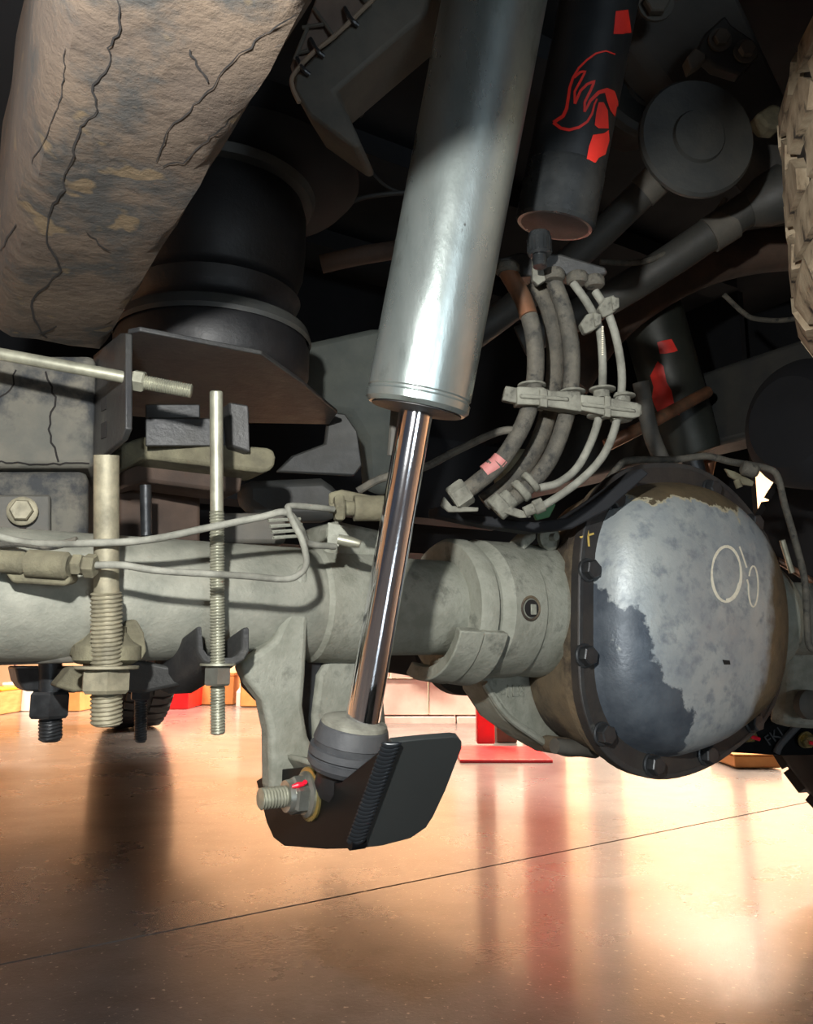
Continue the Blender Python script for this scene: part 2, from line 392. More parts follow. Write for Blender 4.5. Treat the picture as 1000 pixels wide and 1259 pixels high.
crate(208, 238, 838, 869, 5.81, 'tool_chest', 'bright red tool chest on the far floor left of the threaded stud', 'tool chest', M['redpost'], 0.4)
crate(300, 346, 780, 866, 6.0, 'carton', 'tall orange carton on the far floor behind the bracket arm', 'carton', M['cardboard'], 0.4)
crate(247, 292, 826, 864, 6.2, 'carton', 'low orange carton behind the zinc threaded stud', 'carton', M['cardboard'], 0.4, M['wood'])
crate(14, 50, 838, 872, 5.6, 'storage_bin', 'white storage bin on the far floor at left', 'bin', M['white'], 0.3)
crate(-70, 12, 845, 876, 5.3, 'storage_bin', 'wooden bin at the far left edge of the floor', 'bin', M['wood'], 0.3, M['yellow'])
crate(82, 108, 846, 872, 5.6, 'carton', 'small tan carton seen between the two thick U-bolt ends', 'carton', M['cardboard'], 0.3)
crate(488, 520, 803, 812.5, 4.64, 'yellow_tray', 'yellow tray lying on the low block wall', 'tray', M['yellow'], 0.18)
crate(890, 945, 921, 937, 3.0, 'carton', 'flat orange carton on the floor right of the differential', 'carton', M['cardboard'], 0.25)
crate(560, 640, 700, 850, 7.6, 'far_cabinet', 'pale cabinet against the far wall', 'cabinet', M['white'], 0.4)  # plain white box standing as a cabinet
crate(-260, -60, 560, 860, 7.4, 'shelf_unit', 'tall wooden shelf unit on the far left', 'shelf', M['wood'], 0.4)
# leaning stick
bm = nb(); tube(bm, [PZ(33, 868, 0)+Z*0.0, PZ(33, 868, 0)+Vector((-0.16, 0.05, 0.38))], 0.012, 8); obj('pole', bm, M['darkbox'], label='thin dark pole leaning against the white storage bin', cat='pole')
q = PZ(296, 868, 0); bm = nb(); lathe(bm, q, Z, [(0, .035), (.1, .035), (.13, .012), (.16, .012)], 16); obj('bottle', bm, M['white'], label='small white bottle on the far floor beside the orange carton', cat='bottle')
# wall things seen through the wheel arch
bp_ = P(905, 560, 3.2)
t = empty('display_stand', PZ(905, 930, 0), 'leaning board with white paper rolls seen past the differential', 'stand')
bm = nb(); prism(bm, [P(899, 615, 3.2), P(915, 618, 3.2), P(927, 515, 3.2), P(922, 508, 3.2)], Vector((0, 0.03, 0))); obj('board', bm, M['wood'], t)
bm = nb(); prism(bm, [P(899, 930, 3.2), P(912, 930, 3.2), P(915, 614, 3.2), P(899, 614, 3.2)], Vector((0, 0.03, 0))); obj('upright', bm, M['wood'], t)
for (x0, x1, y, h) in ((914, 932, 535, 7), (915, 938, 562, 7), (904, 926, 600, 7)):
    bm = nb(); tube(bm, [P(x0, y+3, 3.15), P(x1, y-2, 3.15)], h*3.15/F, 14, False); obj('paper_roll', bm, M['white'], t)
bm = nb(); tube(bm, [P(938, 563, 3.15), P(946, 556, 3.15)], [0.01, 0.02], 10, False); obj('handle', bm, M['white'], t)
bm = nb(); box(bm, P(916, 611, 3.14), RT*0.03, Vector((0, .02, 0)), Z*0.007); obj('label_strip', bm, M['teal'], t)

# ============================================================ TRUCK UNDERBODY
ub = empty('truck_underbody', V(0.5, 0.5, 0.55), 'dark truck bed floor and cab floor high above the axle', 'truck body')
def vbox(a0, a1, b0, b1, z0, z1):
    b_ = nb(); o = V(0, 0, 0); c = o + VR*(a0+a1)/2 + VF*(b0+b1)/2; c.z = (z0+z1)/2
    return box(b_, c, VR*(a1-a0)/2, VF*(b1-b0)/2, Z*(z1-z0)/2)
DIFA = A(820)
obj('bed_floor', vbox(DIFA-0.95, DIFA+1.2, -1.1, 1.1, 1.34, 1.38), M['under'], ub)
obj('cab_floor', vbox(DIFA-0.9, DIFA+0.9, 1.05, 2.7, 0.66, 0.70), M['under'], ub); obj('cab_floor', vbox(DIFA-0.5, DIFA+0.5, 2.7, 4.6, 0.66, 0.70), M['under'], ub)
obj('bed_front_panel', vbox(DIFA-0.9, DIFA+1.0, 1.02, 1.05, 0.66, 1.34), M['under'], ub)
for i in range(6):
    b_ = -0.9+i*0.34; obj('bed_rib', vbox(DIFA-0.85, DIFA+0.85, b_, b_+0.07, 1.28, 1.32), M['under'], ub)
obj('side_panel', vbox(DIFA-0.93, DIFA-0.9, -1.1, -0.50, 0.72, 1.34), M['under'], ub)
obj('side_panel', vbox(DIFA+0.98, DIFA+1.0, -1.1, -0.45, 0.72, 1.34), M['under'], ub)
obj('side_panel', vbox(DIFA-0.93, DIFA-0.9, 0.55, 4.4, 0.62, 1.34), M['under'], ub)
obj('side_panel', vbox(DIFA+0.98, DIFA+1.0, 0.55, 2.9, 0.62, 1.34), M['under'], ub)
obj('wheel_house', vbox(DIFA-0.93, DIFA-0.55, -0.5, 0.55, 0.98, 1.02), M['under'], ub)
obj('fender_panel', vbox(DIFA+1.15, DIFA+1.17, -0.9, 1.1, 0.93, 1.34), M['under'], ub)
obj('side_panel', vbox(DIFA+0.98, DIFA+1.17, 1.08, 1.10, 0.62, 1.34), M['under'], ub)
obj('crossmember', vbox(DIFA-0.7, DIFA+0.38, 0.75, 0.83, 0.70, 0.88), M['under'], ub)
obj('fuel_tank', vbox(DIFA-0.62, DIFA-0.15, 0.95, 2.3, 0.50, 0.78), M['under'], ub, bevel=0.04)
# far frame rail
obj('frame_rail', vbox(DIFA+0.40, DIFA+0.48, -0.05, 1.0, 0.78, 0.92), M['darkpart'], None, label='far dark frame rail behind the differential', cat='frame rail', bevel=0.01)

# ---- near frame rail
zb = H+0.24
R0 = PZ(395, 0, zb); R1 = PZ(128, 432, zb); L0 = PZ(72, 0, zb); L1 = PZ(0, 312, zb)
rd = (R1-R0).normalized(); rb = R0 - rd*0.45; lb = L0 - rd*0.45
lf = L0 + (L1-L0).normalized()*((R1-R0).length*1.02)
fr = empty('frame_rail', (R0+L0)/2, 'wide mud caked frame rail running overhead at upper left', 'frame rail')
bm = nb()
# cross section swept: rounded left corner
wv = (lb-rb); wv -= rd*wv.dot(rd); w = wv.length; wd = wv.normalized()
sec = [(0, 0.15), (0, 0.008), (0.003, 0.002), (0.010, 0)] + [(w*k, 0.0) for k in (0.3, 0.6, 0.8)] + [(w*0.90, 0.002), (w*0.97, 0.008), (w*1.02, 0.020), (w*1.04, 0.04), (w*1.04, 0.15)]
n = 60; Lr = (R1-rb).length; rows = []
for i in range(n+1):
    t = Lr*i/n
    rows.append([bm.verts.new(rb + rd*t + wd*(x+0.0009*sin(t*60+j*3)) + Z*(z+0.0012*sin(t*45+j*2)*cos(t*90+j))) for j, (x, z) in enumerate(sec)])
for a, b in zip(rows, rows[1:]):
    for j in range(len(sec)-1): bm.faces.new((a[j], a[j+1], b[j+1], b[j]))
    bm.faces.new((a[-1], a[0], b[0], b[-1]))
bm.faces.new(rows[0]); bm.faces.new(rows[-1][::-1])
rb_o = obj('rail_body', bm, M['mudrail'], fr, key='rail')
bm = nb()
def wob(path, a=2.2):
    out = []
    for (x0, y0), (x1, y1) in zip(path, path[1:]):
        n = max(1, int(math.hypot(x1-x0, y1-y0)/7))
        for k in range(n): out.append((x0+(x1-x0)*k/n+random.uniform(-a, a), y0+(y1-y0)*k/n+random.uniform(-a, a)))
    out.append(path[-1]); return out
for path, w_ in (([(145, 0), (150, 35), (132, 58), (136, 80), (114, 105), (120, 135), (98, 155), (90, 190), (76, 220), (80, 232), (64, 250), (58, 295), (76, 330), (60, 350), (38, 368), (40, 390), (58, 415)], 3.0),
                 ([(366, 18), (320, 45), (278, 82), (256, 112), (215, 150), (196, 180), (192, 198)], 2.2), ([(288, 142), (248, 176), (226, 198), (200, 204)], 2.2), ([(232, 58), (242, 78), (256, 100)], 3.2),
                 ([(106, 282), (122, 300), (136, 308)], 1.8), ([(22, 276), (10, 292), (1, 308)], 2.2), ([(70, 398), (60, 408), (48, 410)], 2.0), ([(82, 60), (78, 110), (60, 160), (40, 200)], 1.3)):
    ribbon(bm, 'rail', wob(path), w_*.72, 0.0005, step=4, wf=lambda f: 0.45+0.75*abs(sin(f*19))+0.2)
obj('mud_crack', bm, M['crack'], rb_o, label='dark cracks in the dried mud')
# drop section of rail behind: two stepped boxes with bolted plate
def fbox(x0, x1, y0, y1, d, depth, tilt=TH*0.55):
    """box whose near face fills these columns/rows at distance d, turned with the truck"""
    r_ = Vector((cos(tilt), sin(tilt), 0)); n_ = Vector((-sin(tilt), cos(tilt), 0))
    pt = P((x0+x1)/2, (y0+y1)/2, d)
    c = [PL(x, y, pt, n_) for x, y in ((x0, y1), (x1, y1), (x1, y0), (x0, y0))]
    b_ = nb(); prism(b_, c, n_*depth); return b_
db_o = obj('drop_box', fbox(-90, 117, 436, 574, 0.66, 0.12), M['frame'], fr, bevel=0.006, key='drop')
bm = fbox(-90, 108, 578, 664, 0.655, 0.10); obj('lower_box', bm, M['frame'], fr, bevel=0.007)
bm = nb(); ribbon(bm, 'drop', wob([(58, 458), (68, 490), (60, 520), (64, 545), (72, 568)]), 2.5); ribbon(bm, 'drop', wob([(0, 490), (14, 478), (20, 455)]), 2)
ribbon(bm, 'drop', wob([(-20, 566), (30, 570), (110, 570)], 1.2), 1.6)
obj('mud_crack', bm, M['crack'], db_o)
pl = obj('bolted_plate', fbox(-30, 62, 608, 667, 0.645, 0.006), M['greydark'], fr, bevel=0.002, label='pinkish grey bolted plate')
nrm = Vector((sin(TH*0.55), -cos(TH*0.55), 0))
c = P(28, 629, 0.643); bm = nb(); lathe(bm, c, nrm, [(0, 0.0115), (0.003, 0.0115), (0.004, 0.010)], 24); hexa(bm, c+nrm*0.003, nrm, 0.0088, 0.007); obj('hex_bolt', bm, M['studbrown'], pl)
bm = fbox(24, 32, 646, 666, 0.642, 0.001); obj('slot', bm, M['crack'], pl)

# ============================================================ REAR AXLE
ax = empty('rear_axle', V(DIFA, 0, -0.2), 'grey rear axle housing with round differential cover', 'axle')
a380, a452, a548, a590, a640, a700 = map(A, (380, 452, 548, 590, 640, 705))
bm = nb(); lathe(bm, V(0, 0, 0), VR, [(-0.75, .050), (a380-0.004, .050)], 64); obj('axle_tube', bm, M['tube'], ax, key='tube')
bm = nb(); lathe(bm, V(0, 0, 0), VR, [(a380-0.004, .050), (a380, .053), (a452-0.012, .054), (a452, .052), (a452+0.002, .047), (a548+0.05, .047)], 64); obj('axle_tube', bm, M['cast'], ax)
# collar next to carrier
prof = [(a548-0.004, .050), (a548-0.004, .066), (a548+0.002, .070), (a548+0.014, .070), (a548+0.018, .063), (a548+0.024, .063), (a548+0.034, .071), (a590+0.030, .071), (a590+0.033, .0685), (a590+0.040, .0685), (a640+0.012, .071), (a640+0.035, .072), (a640+0.036, .06)]
bm = nb(); lathe(bm, V(0, 0, 0), VR, [(a640+0.034, .070), (a640+0.05, .076), (a640+0.10, .098), (a640+.12, .10)], 64); obj('carrier_neck', bm, M['carrier'], ax)
bm = nb(); lathe(bm, V(0, 0, 0), VR, prof, 72); col_o = obj('tube_collar', bm, M['cast'], ax, key='collar')
# lip under the collar and lug on top
bm = nb()
for (r0, r1, s0, s1) in ((.058, .0755, a548-0.03, a548-0.004), (.064, .078, a548-0.006, a548+0.022)):
    ring = []
    for i in range(19):
        ang = radians(200+i*5.2) ; dirv = VF*cos(ang) + Z*sin(ang)
        ring.append([bm.verts.new(V(0, 0, 0)+VR*s+dirv*r) for s, r in ((s0, r1-0.004), (s1, r1), (s1, r0+0.004), (s0+0.004, r0))])
    for a, b in zip(ring, ring[1:]):
        for j in range(4): bm.faces.new((a[j], a[(j+1) % 4], b[(j+1) % 4], b[j]))
    bm.faces.new(ring[0]); bm.faces.new(ring[-1][::-1])
obj('collar_lip', bm, M['cast'], col_o, bevel=0.0015)
bm = nb(); box(bm, V(a640-0.012, -0.02, 0.072), VR*0.010+Z*0.008, VF*0.012, Z*0.007); obj('cast_lug', bm, M['cast'], col_o, bevel=0.003)
pt, nn = hit('collar', 653, 748, 0.0); bm = nb(); lathe(bm, pt-nn*0.01, nn, [(0, 0.0), (0, .0085), (0.0105, .0098), (0.0112, .0112), (0.0100, 0.0125)], 28, cap=False); obj('breather_hole', bm, M['carrier'], col_o)
pt2, nn2 = hit('collar', 653, 748, 0.0009); bm = nb(); lathe(bm, pt2, nn2, [(0, 0), (0, .0086), (0.0003, .0086), (.0003, 0)], 28, cap=False); obj('plug_recess', bm, M['crack'], col_o)
bm = nb(); box(bm, pt2+nn2*0.0008+VR*0.002-Z*0.001, VR*0.0035, nn2*0.0008, Z*0.005); obj('plug', bm, M['cast'], col_o, bevel=0.0006)
# carrier loft
bF = -0.075
fpt = V(0, bF, 0)
outl = [(800, 572), (838, 575), (874, 592), (906, 622), (932, 660), (948, 705), (955, 760), (953, 815), (945, 855), (928, 888), (898, 916), (862, 940), (822, 954), (784, 954), (748, 938), (722, 908), (706, 862), (702, 810), (702, 755), (703, 700), (708, 655), (722, 615), (742, 590), (770, 576)]
FL = [PL(x, y, fpt, VF) for x, y in outl]
fc = sum(FL, Vector())/len(FL)
FLv = [((p-fc).dot(VR), (p-fc).z) for p in FL]
def outline(n=72):
    pts = [Vector((x, y, 0)) for x, y in FLv]; pts = pts + pts[:3]
    q = smoothpath(pts, 3); q = q[3:3+len(FLv)*3]
    return [(p.x, p.y) for p in q]
OUT = outline(); ON = len(OUT)
def loft(bm, rows, cap0=False, cap1=True):
    """rows: (b, scale, da, dc)"""
    rr = []
    for b, s, da, dc in rows:
        rr.append([bm.verts.new(fc + VR*(x*s+da) + Z*(z*s+dc) + VF*(b)) for x, z in OUT])
    for a, b in zip(rr, rr[1:]):
        for i in range(ON): bm.faces.new((a[i], a[(i+1) % ON], b[(i+1) % ON], b[i]))
    if cap0: bm.faces.new(rr[0][::-1])
    if cap1: bm.faces.new(rr[-1])
    return rr
bm = nb(); loft(bm, [(0.0, 0.97, 0, 0), (0.015, 0.97, 0, 0), (0.02, 0.93, 0, 0), (0.07, 0.88, 0.0, -0.004), (0.13, 0.74, 0, -0.014), (0.20, 0.50, 0, -0.03), (0.27, 0.36, 0, -0.035), (0.30, 0.34, 0, -0.035)]); obj('carrier_housing', bm, M['carrier'], ax, key='carrier')
# diagonal lower web between collar and carrier
wb = [PL(x, y, V(0, 0.02, 0), VF) for x, y in ((588, 800), (640, 800), (712, 800), (716, 925), (690, 928), (655, 908), (622, 884), (600, 850))]
bm = nb(); prism(bm, wb, VF*0.05); web_o = obj('cast_web', bm, M['cast'], ax, bevel=0.008, seg=3, key='web')
# raised edge of web and cast number
bm = nb()
tube(bm, [PL(x, y, V(0, 0.016, 0), VF) for x, y in ((596, 840), (622, 878), (655, 903), (690, 924), (712, 926))], 0.004, 8); obj('web_rim', bm, M['cast'], web_o)
def text_part(s, p, xdir, ydir, size, ext, m, parent, name):
    cu = bpy.data.curves.new(name, 'FONT'); cu.body = s; cu.size = size; cu.extrude = ext; cu.align_x = 'CENTER'; cu.align_y = 'CENTER'
    tmp = bpy.data.objects.new('tmp', cu); COL.objects.link(tmp); dg = bpy.context.evaluated_depsgraph_get()
    me = bpy.data.meshes.new_from_object(tmp.evaluated_get(dg)); bpy.data.objects.remove(tmp)
    me.materials.clear(); me.materials.append(m); me.name = name
    o = bpy.data.objects.new(name, me); COL.objects.link(o); xdir = xdir.normalized(); ydir = (ydir - xdir*ydir.dot(xdir)).normalized(); zd = xdir.cross(ydir)
    mt = Matrix((xdir, ydir, zd)).transposed().to_4x4(); mt.translation = p - wloc(parent); o.parent = parent; o.matrix_local = mt
    return o
pt, nn = hit('web', 630, 850, 0.0)
if pt: text_part('-1E8', pt-VF*0.0006, VR, Z, 0.018, 0.0012, M['cast'], web_o, 'cast_number')
# flange plate and dome
bm = nb(); loft(bm, [(0.0, 1.0, 0, 0), (-0.010, 1.0, 0, 0), (-0.012, 0.985, 0, 0), (-0.012, 0.80, 0, 0)], True, True); fl_o = obj('cover_flange', bm, M['flange'], ax, key='flange')
bm = nb(); loft(bm, [(-0.0122, 1.003, 0, 0), (-0.0128, 0.999, 0, 0), (-0.0128, 0.97, 0, 0)], False, False)
obj('gasket_lip', bm, M['blacksatin'], ax)
HD = 0.085; rows = [(-0.010, 0.875, 0, 0.0)]
for i in range(1, 15):
    f = i/14; s = (1-f); 
    h = 1-(s)**3.0
    rows.append((-0.012-HD*h**0.9, 0.875*(s**0.92 if s > 0 else 0.0), 0.0, 0.0))
rows = [(-0.008, 0.885, 0, 0), (-0.013, 0.868, 0, 0), (-0.022, 0.852, 0, 0), (-0.033, 0.825, 0, 0), (-0.042, 0.785, 0, 0), (-0.050, 0.72, 0, 0), (-0.056, 0.63, 0, 0), (-0.0605, 0.52, 0, 0), (-0.064, 0.40, 0, 0), (-0.0665, 0.27, 0, 0), (-0.068, 0.13, 0, 0), (-0.0685, 0.03, 0, 0)]
bm = nb(); loft(bm, rows, False, True); dc_o = obj('differential_cover', bm, M['cover'], ax, key='dome', sharp=80, label='pale domed cover with ragged dark coating')
# chalk marks
bm = nb()
ring = [(891+15*cos(t)-1.5*sin(t)*0, 706+35*sin(t)) for t in [radians(-60+i*14) for i in range(25)]]
ring = [(893+18*cos(radians(a)), 706+34*sin(radians(a))) for a in range(70, 432, 12)]
ribbon(bm, 'dome', ring, 3.0, 0.0005, wf=lambda f: 0.7+0.5*abs(sin(f*9)))
ribbon(bm, 'dome', [(893+17*cos(radians(a)), 706+32*sin(radians(a))) for a in range(20, 100, 12)], 4.0, 0.0007)
ring = [(924+6*cos(radians(a))+(2 if a < 200 else 0), 721+25*sin(radians(a))) for a in range(-150, 212, 14)]
ribbon(bm, 'dome', ring, 2.0, 0.0005); ribbon(bm, 'dome', [(918, 698), (912, 680), (909, 672)], 2.0, 0.0005)
if len(bm.faces): obj('chalk_mark', bm, M['chalk'], dc_o, label='two chalk loops, one round and one narrow')
bm = nb()
for path in ([(722, 645), (724, 672)], [(714, 661), (730, 656)]): ribbon(bm, 'flange', path, 2.4, 0.0006)
if len(bm.faces): obj('paint_cross', bm, M['yellowmark'], fl_o, label='small yellow cross')
bm = nb(); decal(bm, 'dome', [(888, 811), (897, 812), (898, 818), (890, 817)], 0.0006, 1.0, 3)
if len(bm.faces): obj('pit_mark', bm, M['crack'], dc_o)
# cover bolts
BL = [(727, 700), (723, 806), (745, 903), (806, 941), (872, 928), (929, 888), (758, 614), (877, 601), (929, 643), (952, 745)]
for (x, y) in BL:
    p = PL(x, y, V(0, bF-0.018, 0), VF); bm = nb(); lathe(bm, p+VF*0.006, -VF, [(0, .0118), (0.002, .0118), (.003, .0105)], 20); hexa(bm, p+VF*0.004, -VF, 0.0098, 0.010, rot=random.random()); obj('cover_bolt', bm, M['blackbolt'], fl_o)
# little drain foot and tab below
bm = nb(); box(bm, PL(702, 918, V(0, 0.0, 0), VF), VR*0.026-Z*0.004, VF*0.02, Z*0.009); obj('drain_boss', bm, M['carrier'], ax, bevel=0.005)
bm = nb(); p = PL(682, 917, V(0, -0.02, 0), VF); tube(bm, [p, p+VR*0.06-Z*0.008], 0.008, 12); obj('drain_plug', bm, M['greydark'], ax)
# pinion nose
bm = nb(); pn = fc + VF*0.27 - Z*0.035; lathe(bm, pn, VF, [(0, .062), (.03, .072), (.05, .072), (.055, .06), (.10, .052), (.11, .07), (.13, .07), (.14, .045)], 40); obj('pinion_nose', bm, M['darkpart'], ax)
# far side sleeve and tube
aR = (fc-AX0).dot(VR)
bm = nb(); lathe(bm, V(0, 0, 0), VR, [(aR+0.08, .085), (aR+0.13, .075), (aR+0.16, .070), (aR+0.215, .070), (aR+0.222, .078), (aR+0.24, .078), (aR+0.245, .05), (aR+0.62, .05)], 56); obj('tube_collar', bm, M['cast'], ax)
bm = nb(); c = P(962, 768, 1.12); lathe(bm, c, -FW, [(0, .016), (.005, .016), (.006, .010), (.003, .009), (.003, 0)], 20); obj('collar_boss', bm, M['carrier'], ax)
bm = nb(); prism(bm, [P(x, y, 1.26) for x, y in ((972, 800), (1050, 800), (1050, 898), (985, 895), (966, 890), (972, 850))], VF*0.03); obj('shock_arm', bm, M['cast'], ax, bevel=0.006)
bm = nb(); lathe(bm, P(990, 866, 1.24), -VF*0.8-VR*0.2, [(0, .022), (.012, .022), (.016, .016)], 24); obj('arm_boss', bm, M['greydark'], ax)
# near shock arms (two castings)
def pxy(pts, b): return [PL(x, y, V(0, b, 0), VF) for x, y in pts]
arm1 = [(378, 690), (383, 735), (380, 770), (377, 830), (374, 868), (380, 905), (394, 934), (414, 958), (396, 975), (333, 975), (332, 900), (324, 862), (306, 838), (296, 818), (318, 802), (338, 786), (352, 756), (362, 730), (366, 700)]
bm = nb(); prism(bm, pxy(arm1, -0.048), VF*0.022); obj('shock_arm', bm, M['cast'], ax, bevel=0.005, seg=3, key='arm')
arm2 = [(384, 760), (452, 690), (460, 760), (470, 820), (480, 930), (455, 962), (400, 958), (388, 925), (386, 880), (392, 830), (410, 800), (388, 792)]
bm = nb(); prism(bm, pxy(arm2, -0.006), VF*0.02); obj('shock_arm', bm, M['cast'], ax, bevel=0.005, seg=3)
bm = nb(); prism(bm, pxy([(384, 935), (412, 940), (455, 945), (452, 968), (410, 970), (396, 955)], -0.10), VF*0.09); obj('arm_foot', bm, M['cast'], ax, bevel=0.006)
bm = nb(); prism(bm, pxy([(350, 800), (410, 790), (410, 930), (372, 930), (366, 860)], 0.0), VF*0.01); obj('gap_filler', bm, M['blackbolt'], ax, bevel=0.002)  # dark filler added so the gap between the arms stays dark
bm = nb(); prism(bm, pxy([(296, 800), (345, 790), (345, 870), (322, 862), (306, 845)], -0.02), VF*0.02); obj('arm_gusset', bm, M['carrier'], ax, bevel=0.003)
# hose perch casting on tube, then a plate standing in for shade
bm = nb(); prism(bm, pxy([(400, 692), (404, 645), (415, 640), (470, 652), (478, 694)], -0.03), VF*0.06); obj('hose_perch', bm, M['cast'], ax, bevel=0.004)
obj('shade_plate', fbox(146, 246, 600, 668, 0.80, 0.02), M['underbrown'], ax, bevel=0.003)  # brown plate put in for the shaded zone above the tube
bm = fbox(270, 352, 630, 668, 0.73, 0.05); obj('ribbed_block', bm, M['greydark'], ax, bevel=0.004)
for k in range(4):
    bm = nb(); a_ = P(330+k*2, 640+k*7, 0.70); tube(bm, [a_, a_+VR*0.03+Z*0.004], 0.0016, 6); obj('rib', bm, M['cast'], ax)

# driveshaft
bm = nb(); p0 = pn+VF*0.145; lathe(bm, p0, (VF*3+Z*0.16).normalized(), [(0, .035), (.03, .05), (.06, .045), (.10, .052), (1.4, .052), (1.44, .04)], 32); obj('drive_shaft', bm, M['under'], label='dark drive shaft running forward from the differential nose', cat='drive shaft')

# ============================================================ SHOCK ABSORBER
sh = empty('shock_absorber', P(440, 935, 0.60), 'large silver shock absorber with a chrome shaft across the centre', 'shock absorber')
B1 = P(513, 500, 0.60); B0_ = P(608, 0, 0.60); sd = (B0_-B1).normalized(); rB = 0.0385
bm = nb(); lathe(bm, B1, sd, [(-0.002, .030), (-0.002, .0355), (0.001, .0385), (0.006, .0387), (0.0075, .0376), (0.009, .0376), (0.010, .0385), (0.475, .0385)], 96); obj('shock_body', bm, M['alu'], sh, key='shock', sharp=30)
bm = nb(); lathe(bm, B1, sd, [(-0.0045, 0), (-0.0045, .016), (-0.003, .0335), (0, .0335)], 64, cap=False); obj('seal_cap', bm, M['rubberdark'], sh)
S0 = P(446, 886, 0.60); sd2 = (B1-S0).normalized()
bm = nb(); lathe(bm, S0 - sd2*0.01, sd2, [(0, .0126), ((B1-S0).length+0.012, .0126)], 64); obj('shaft', bm, M['chrome'], sh)
bt = P(436, 891, 0.60); dd = -sd2
bm = nb(); lathe(bm, bt, dd, [(-0.001, .014), (-0.001, .0235), (0.001, .0255), (0.012, .0285), (0.0125, .0278), (0.0165, .0272), (0.0170, .0300), (0.022, .0305), (0.0225, .0284), (0.0240, .0284), (0.0245, .0305), (0.029, .0300), (0.033, .0270), (0.036, .020)], 72); obj('bump_stop', bm, M['rubber'], sh, key='bump', sharp=8)
bm = nb(); lathe(bm, bt, sd2, [(0.0, .0126), (0.0, .0248), (0.0025, .0240), (0.004, .0205), (0.0055, .0126)], 48); obj('dust_washer', bm, M['clip'], sh)
bm = nb(); lathe(bm, bt + dd*0.034, dd, [(0, .021), (.012, .022), (0.02, .018)], 40); obj('lower_eye', bm, M['rubberdark'], sh)
bm = nb(); tube(bm, [P(487, 500, 0.66), P(482, 560, 0.66)], 0.004, 10); obj('wire_conduit', bm, M['greydark'], label='short ribbed conduit tucked behind the shock body', cat='conduit')

# ============================================================ BLACK SHOCK MOUNT BRACKET
lp = P(462, 980, 0.53)
def Lp(x, y, off=0): return PL(x, y, lp - VR*off, VR)
T_ = 0.005
mb = empty('skid_bracket', Lp(400, 1040), 'glossy black welded bracket bolted under the shock absorber', 'bracket')
left = [(315, 960), (336, 947), (374, 943), (388, 944), (400, 952), (412, 962), (420, 961), (468, 922), (483, 912), (435, 1043), (400, 1044), (349, 1040), (336, 1030), (328, 1012)]
lpts = [Lp(*p) for p in left]
bm = nb(); prism(bm, lpts, VR*T_); obj('side_plate', bm, M['black'], mb, bevel=0.0008, key='sideplate')
E1 = Lp(483, 912); E2 = Lp(435, 1043); n2 = (E2-E1).cross(VR).normalized()
def Rp(x, y, off=0): return PL(x, y, E1 + n2*off, n2)
if n2.dot(FW) < 0: n2 = -n2
rpts = [Rp(*p) for p in ((483, 913), (520, 909), (557, 906), (564, 907), (568, 912), (568, 920), (548, 972), (533, 1004), (524, 1018), (505, 1031), (470, 1040), (437, 1044))]
bm = nb(); prism(bm, rpts, n2*T_); obj('wear_plate', bm, mat('satin black plate', (44, 48, 48), (46, 50, 50), rough=0.55, rvar=0.02), mb, bevel=0.0006, key='wear', label='flat dark grey wear plate')
bm = nb()
N_ = 26
for i in range(N_):
    f = i/(N_-1); c = E1.lerp(E2, 0.04+0.90*f) - FW*0.0002 - RT*0.0005
    ed = (E2-E1).normalized(); x, y, _ = basis(ed)
    ringc = []
    m_ = bmesh.ops.create_uvsphere(bm, u_segments=12, v_segments=8, radius=1.0)
    for v in m_['verts']:
        q = v.co; v.co = c + RT*q.x*0.0066 + FW*q.y*0.0026 + (ed*q.z*0.0034 + ed*(-0.0022*q.x*q.x) )
obj('weld_bead', bm, M['blacksatin'] if False else mat('painted weld', (26, 30, 34), (34, 38, 42), 60, 0.3, 0.2, rvar=0.05), mb, label='rippled weld bead')
bm = nb(); lathe(bm, E2 - VR*0.003 - FW*0.001 + UP*0.0035, VR, [(0, .0040), (.011, .0040)], 24); obj('corner_rod', bm, M['black'], mb)
# bolt and nut with red mark
bc = Lp(381, 976); bd = -VR
# direct the bolt as in the photo: outwards and slightly down
K = 1.3
bm = nb(); lathe(bm, bc, bd, [(0, .0152*K), (.0016, .0152*K), (.0022, .0145*K)], 40); o = obj('washer', bm, M['zincyellow'], mb)
bm = nb(); lathe(bm, bc+bd*0.0022, bd, [(0, .0128*K), (.002, .0128*K), (.004, .0110*K)], 36); hexa(bm, bc+bd*0.003, bd, 0.0112*K, 0.013, rot=0.35); lathe(bm, bc+bd*0.016, bd, [(0, .0092*K), (.004, .0088*K), (.0045, .006)], 30); fn = obj('flange_nut', bm, M['zinc'], mb, key='nut')
bm = nb(); thread(bm, bc+bd*0.014, bc+bd*0.040, 0.0062*K, 0.0024, 0.0012, 20); obj('bolt_end', bm, M['stud'], mb)
bm = nb(); rd_ = (-FW*.75+Z*.66).normalized(); tube(bm, [bc+bd*0.013+rd_*.0136, bc+bd*0.008+rd_*.0152, bc+bd*0.003+rd_*.0166, bc+bd*.002+rd_*.019], [0.0012, 0.0022, 0.0014, .0018], 10); obj('paint_mark', bm, M['redpaint'], fn)

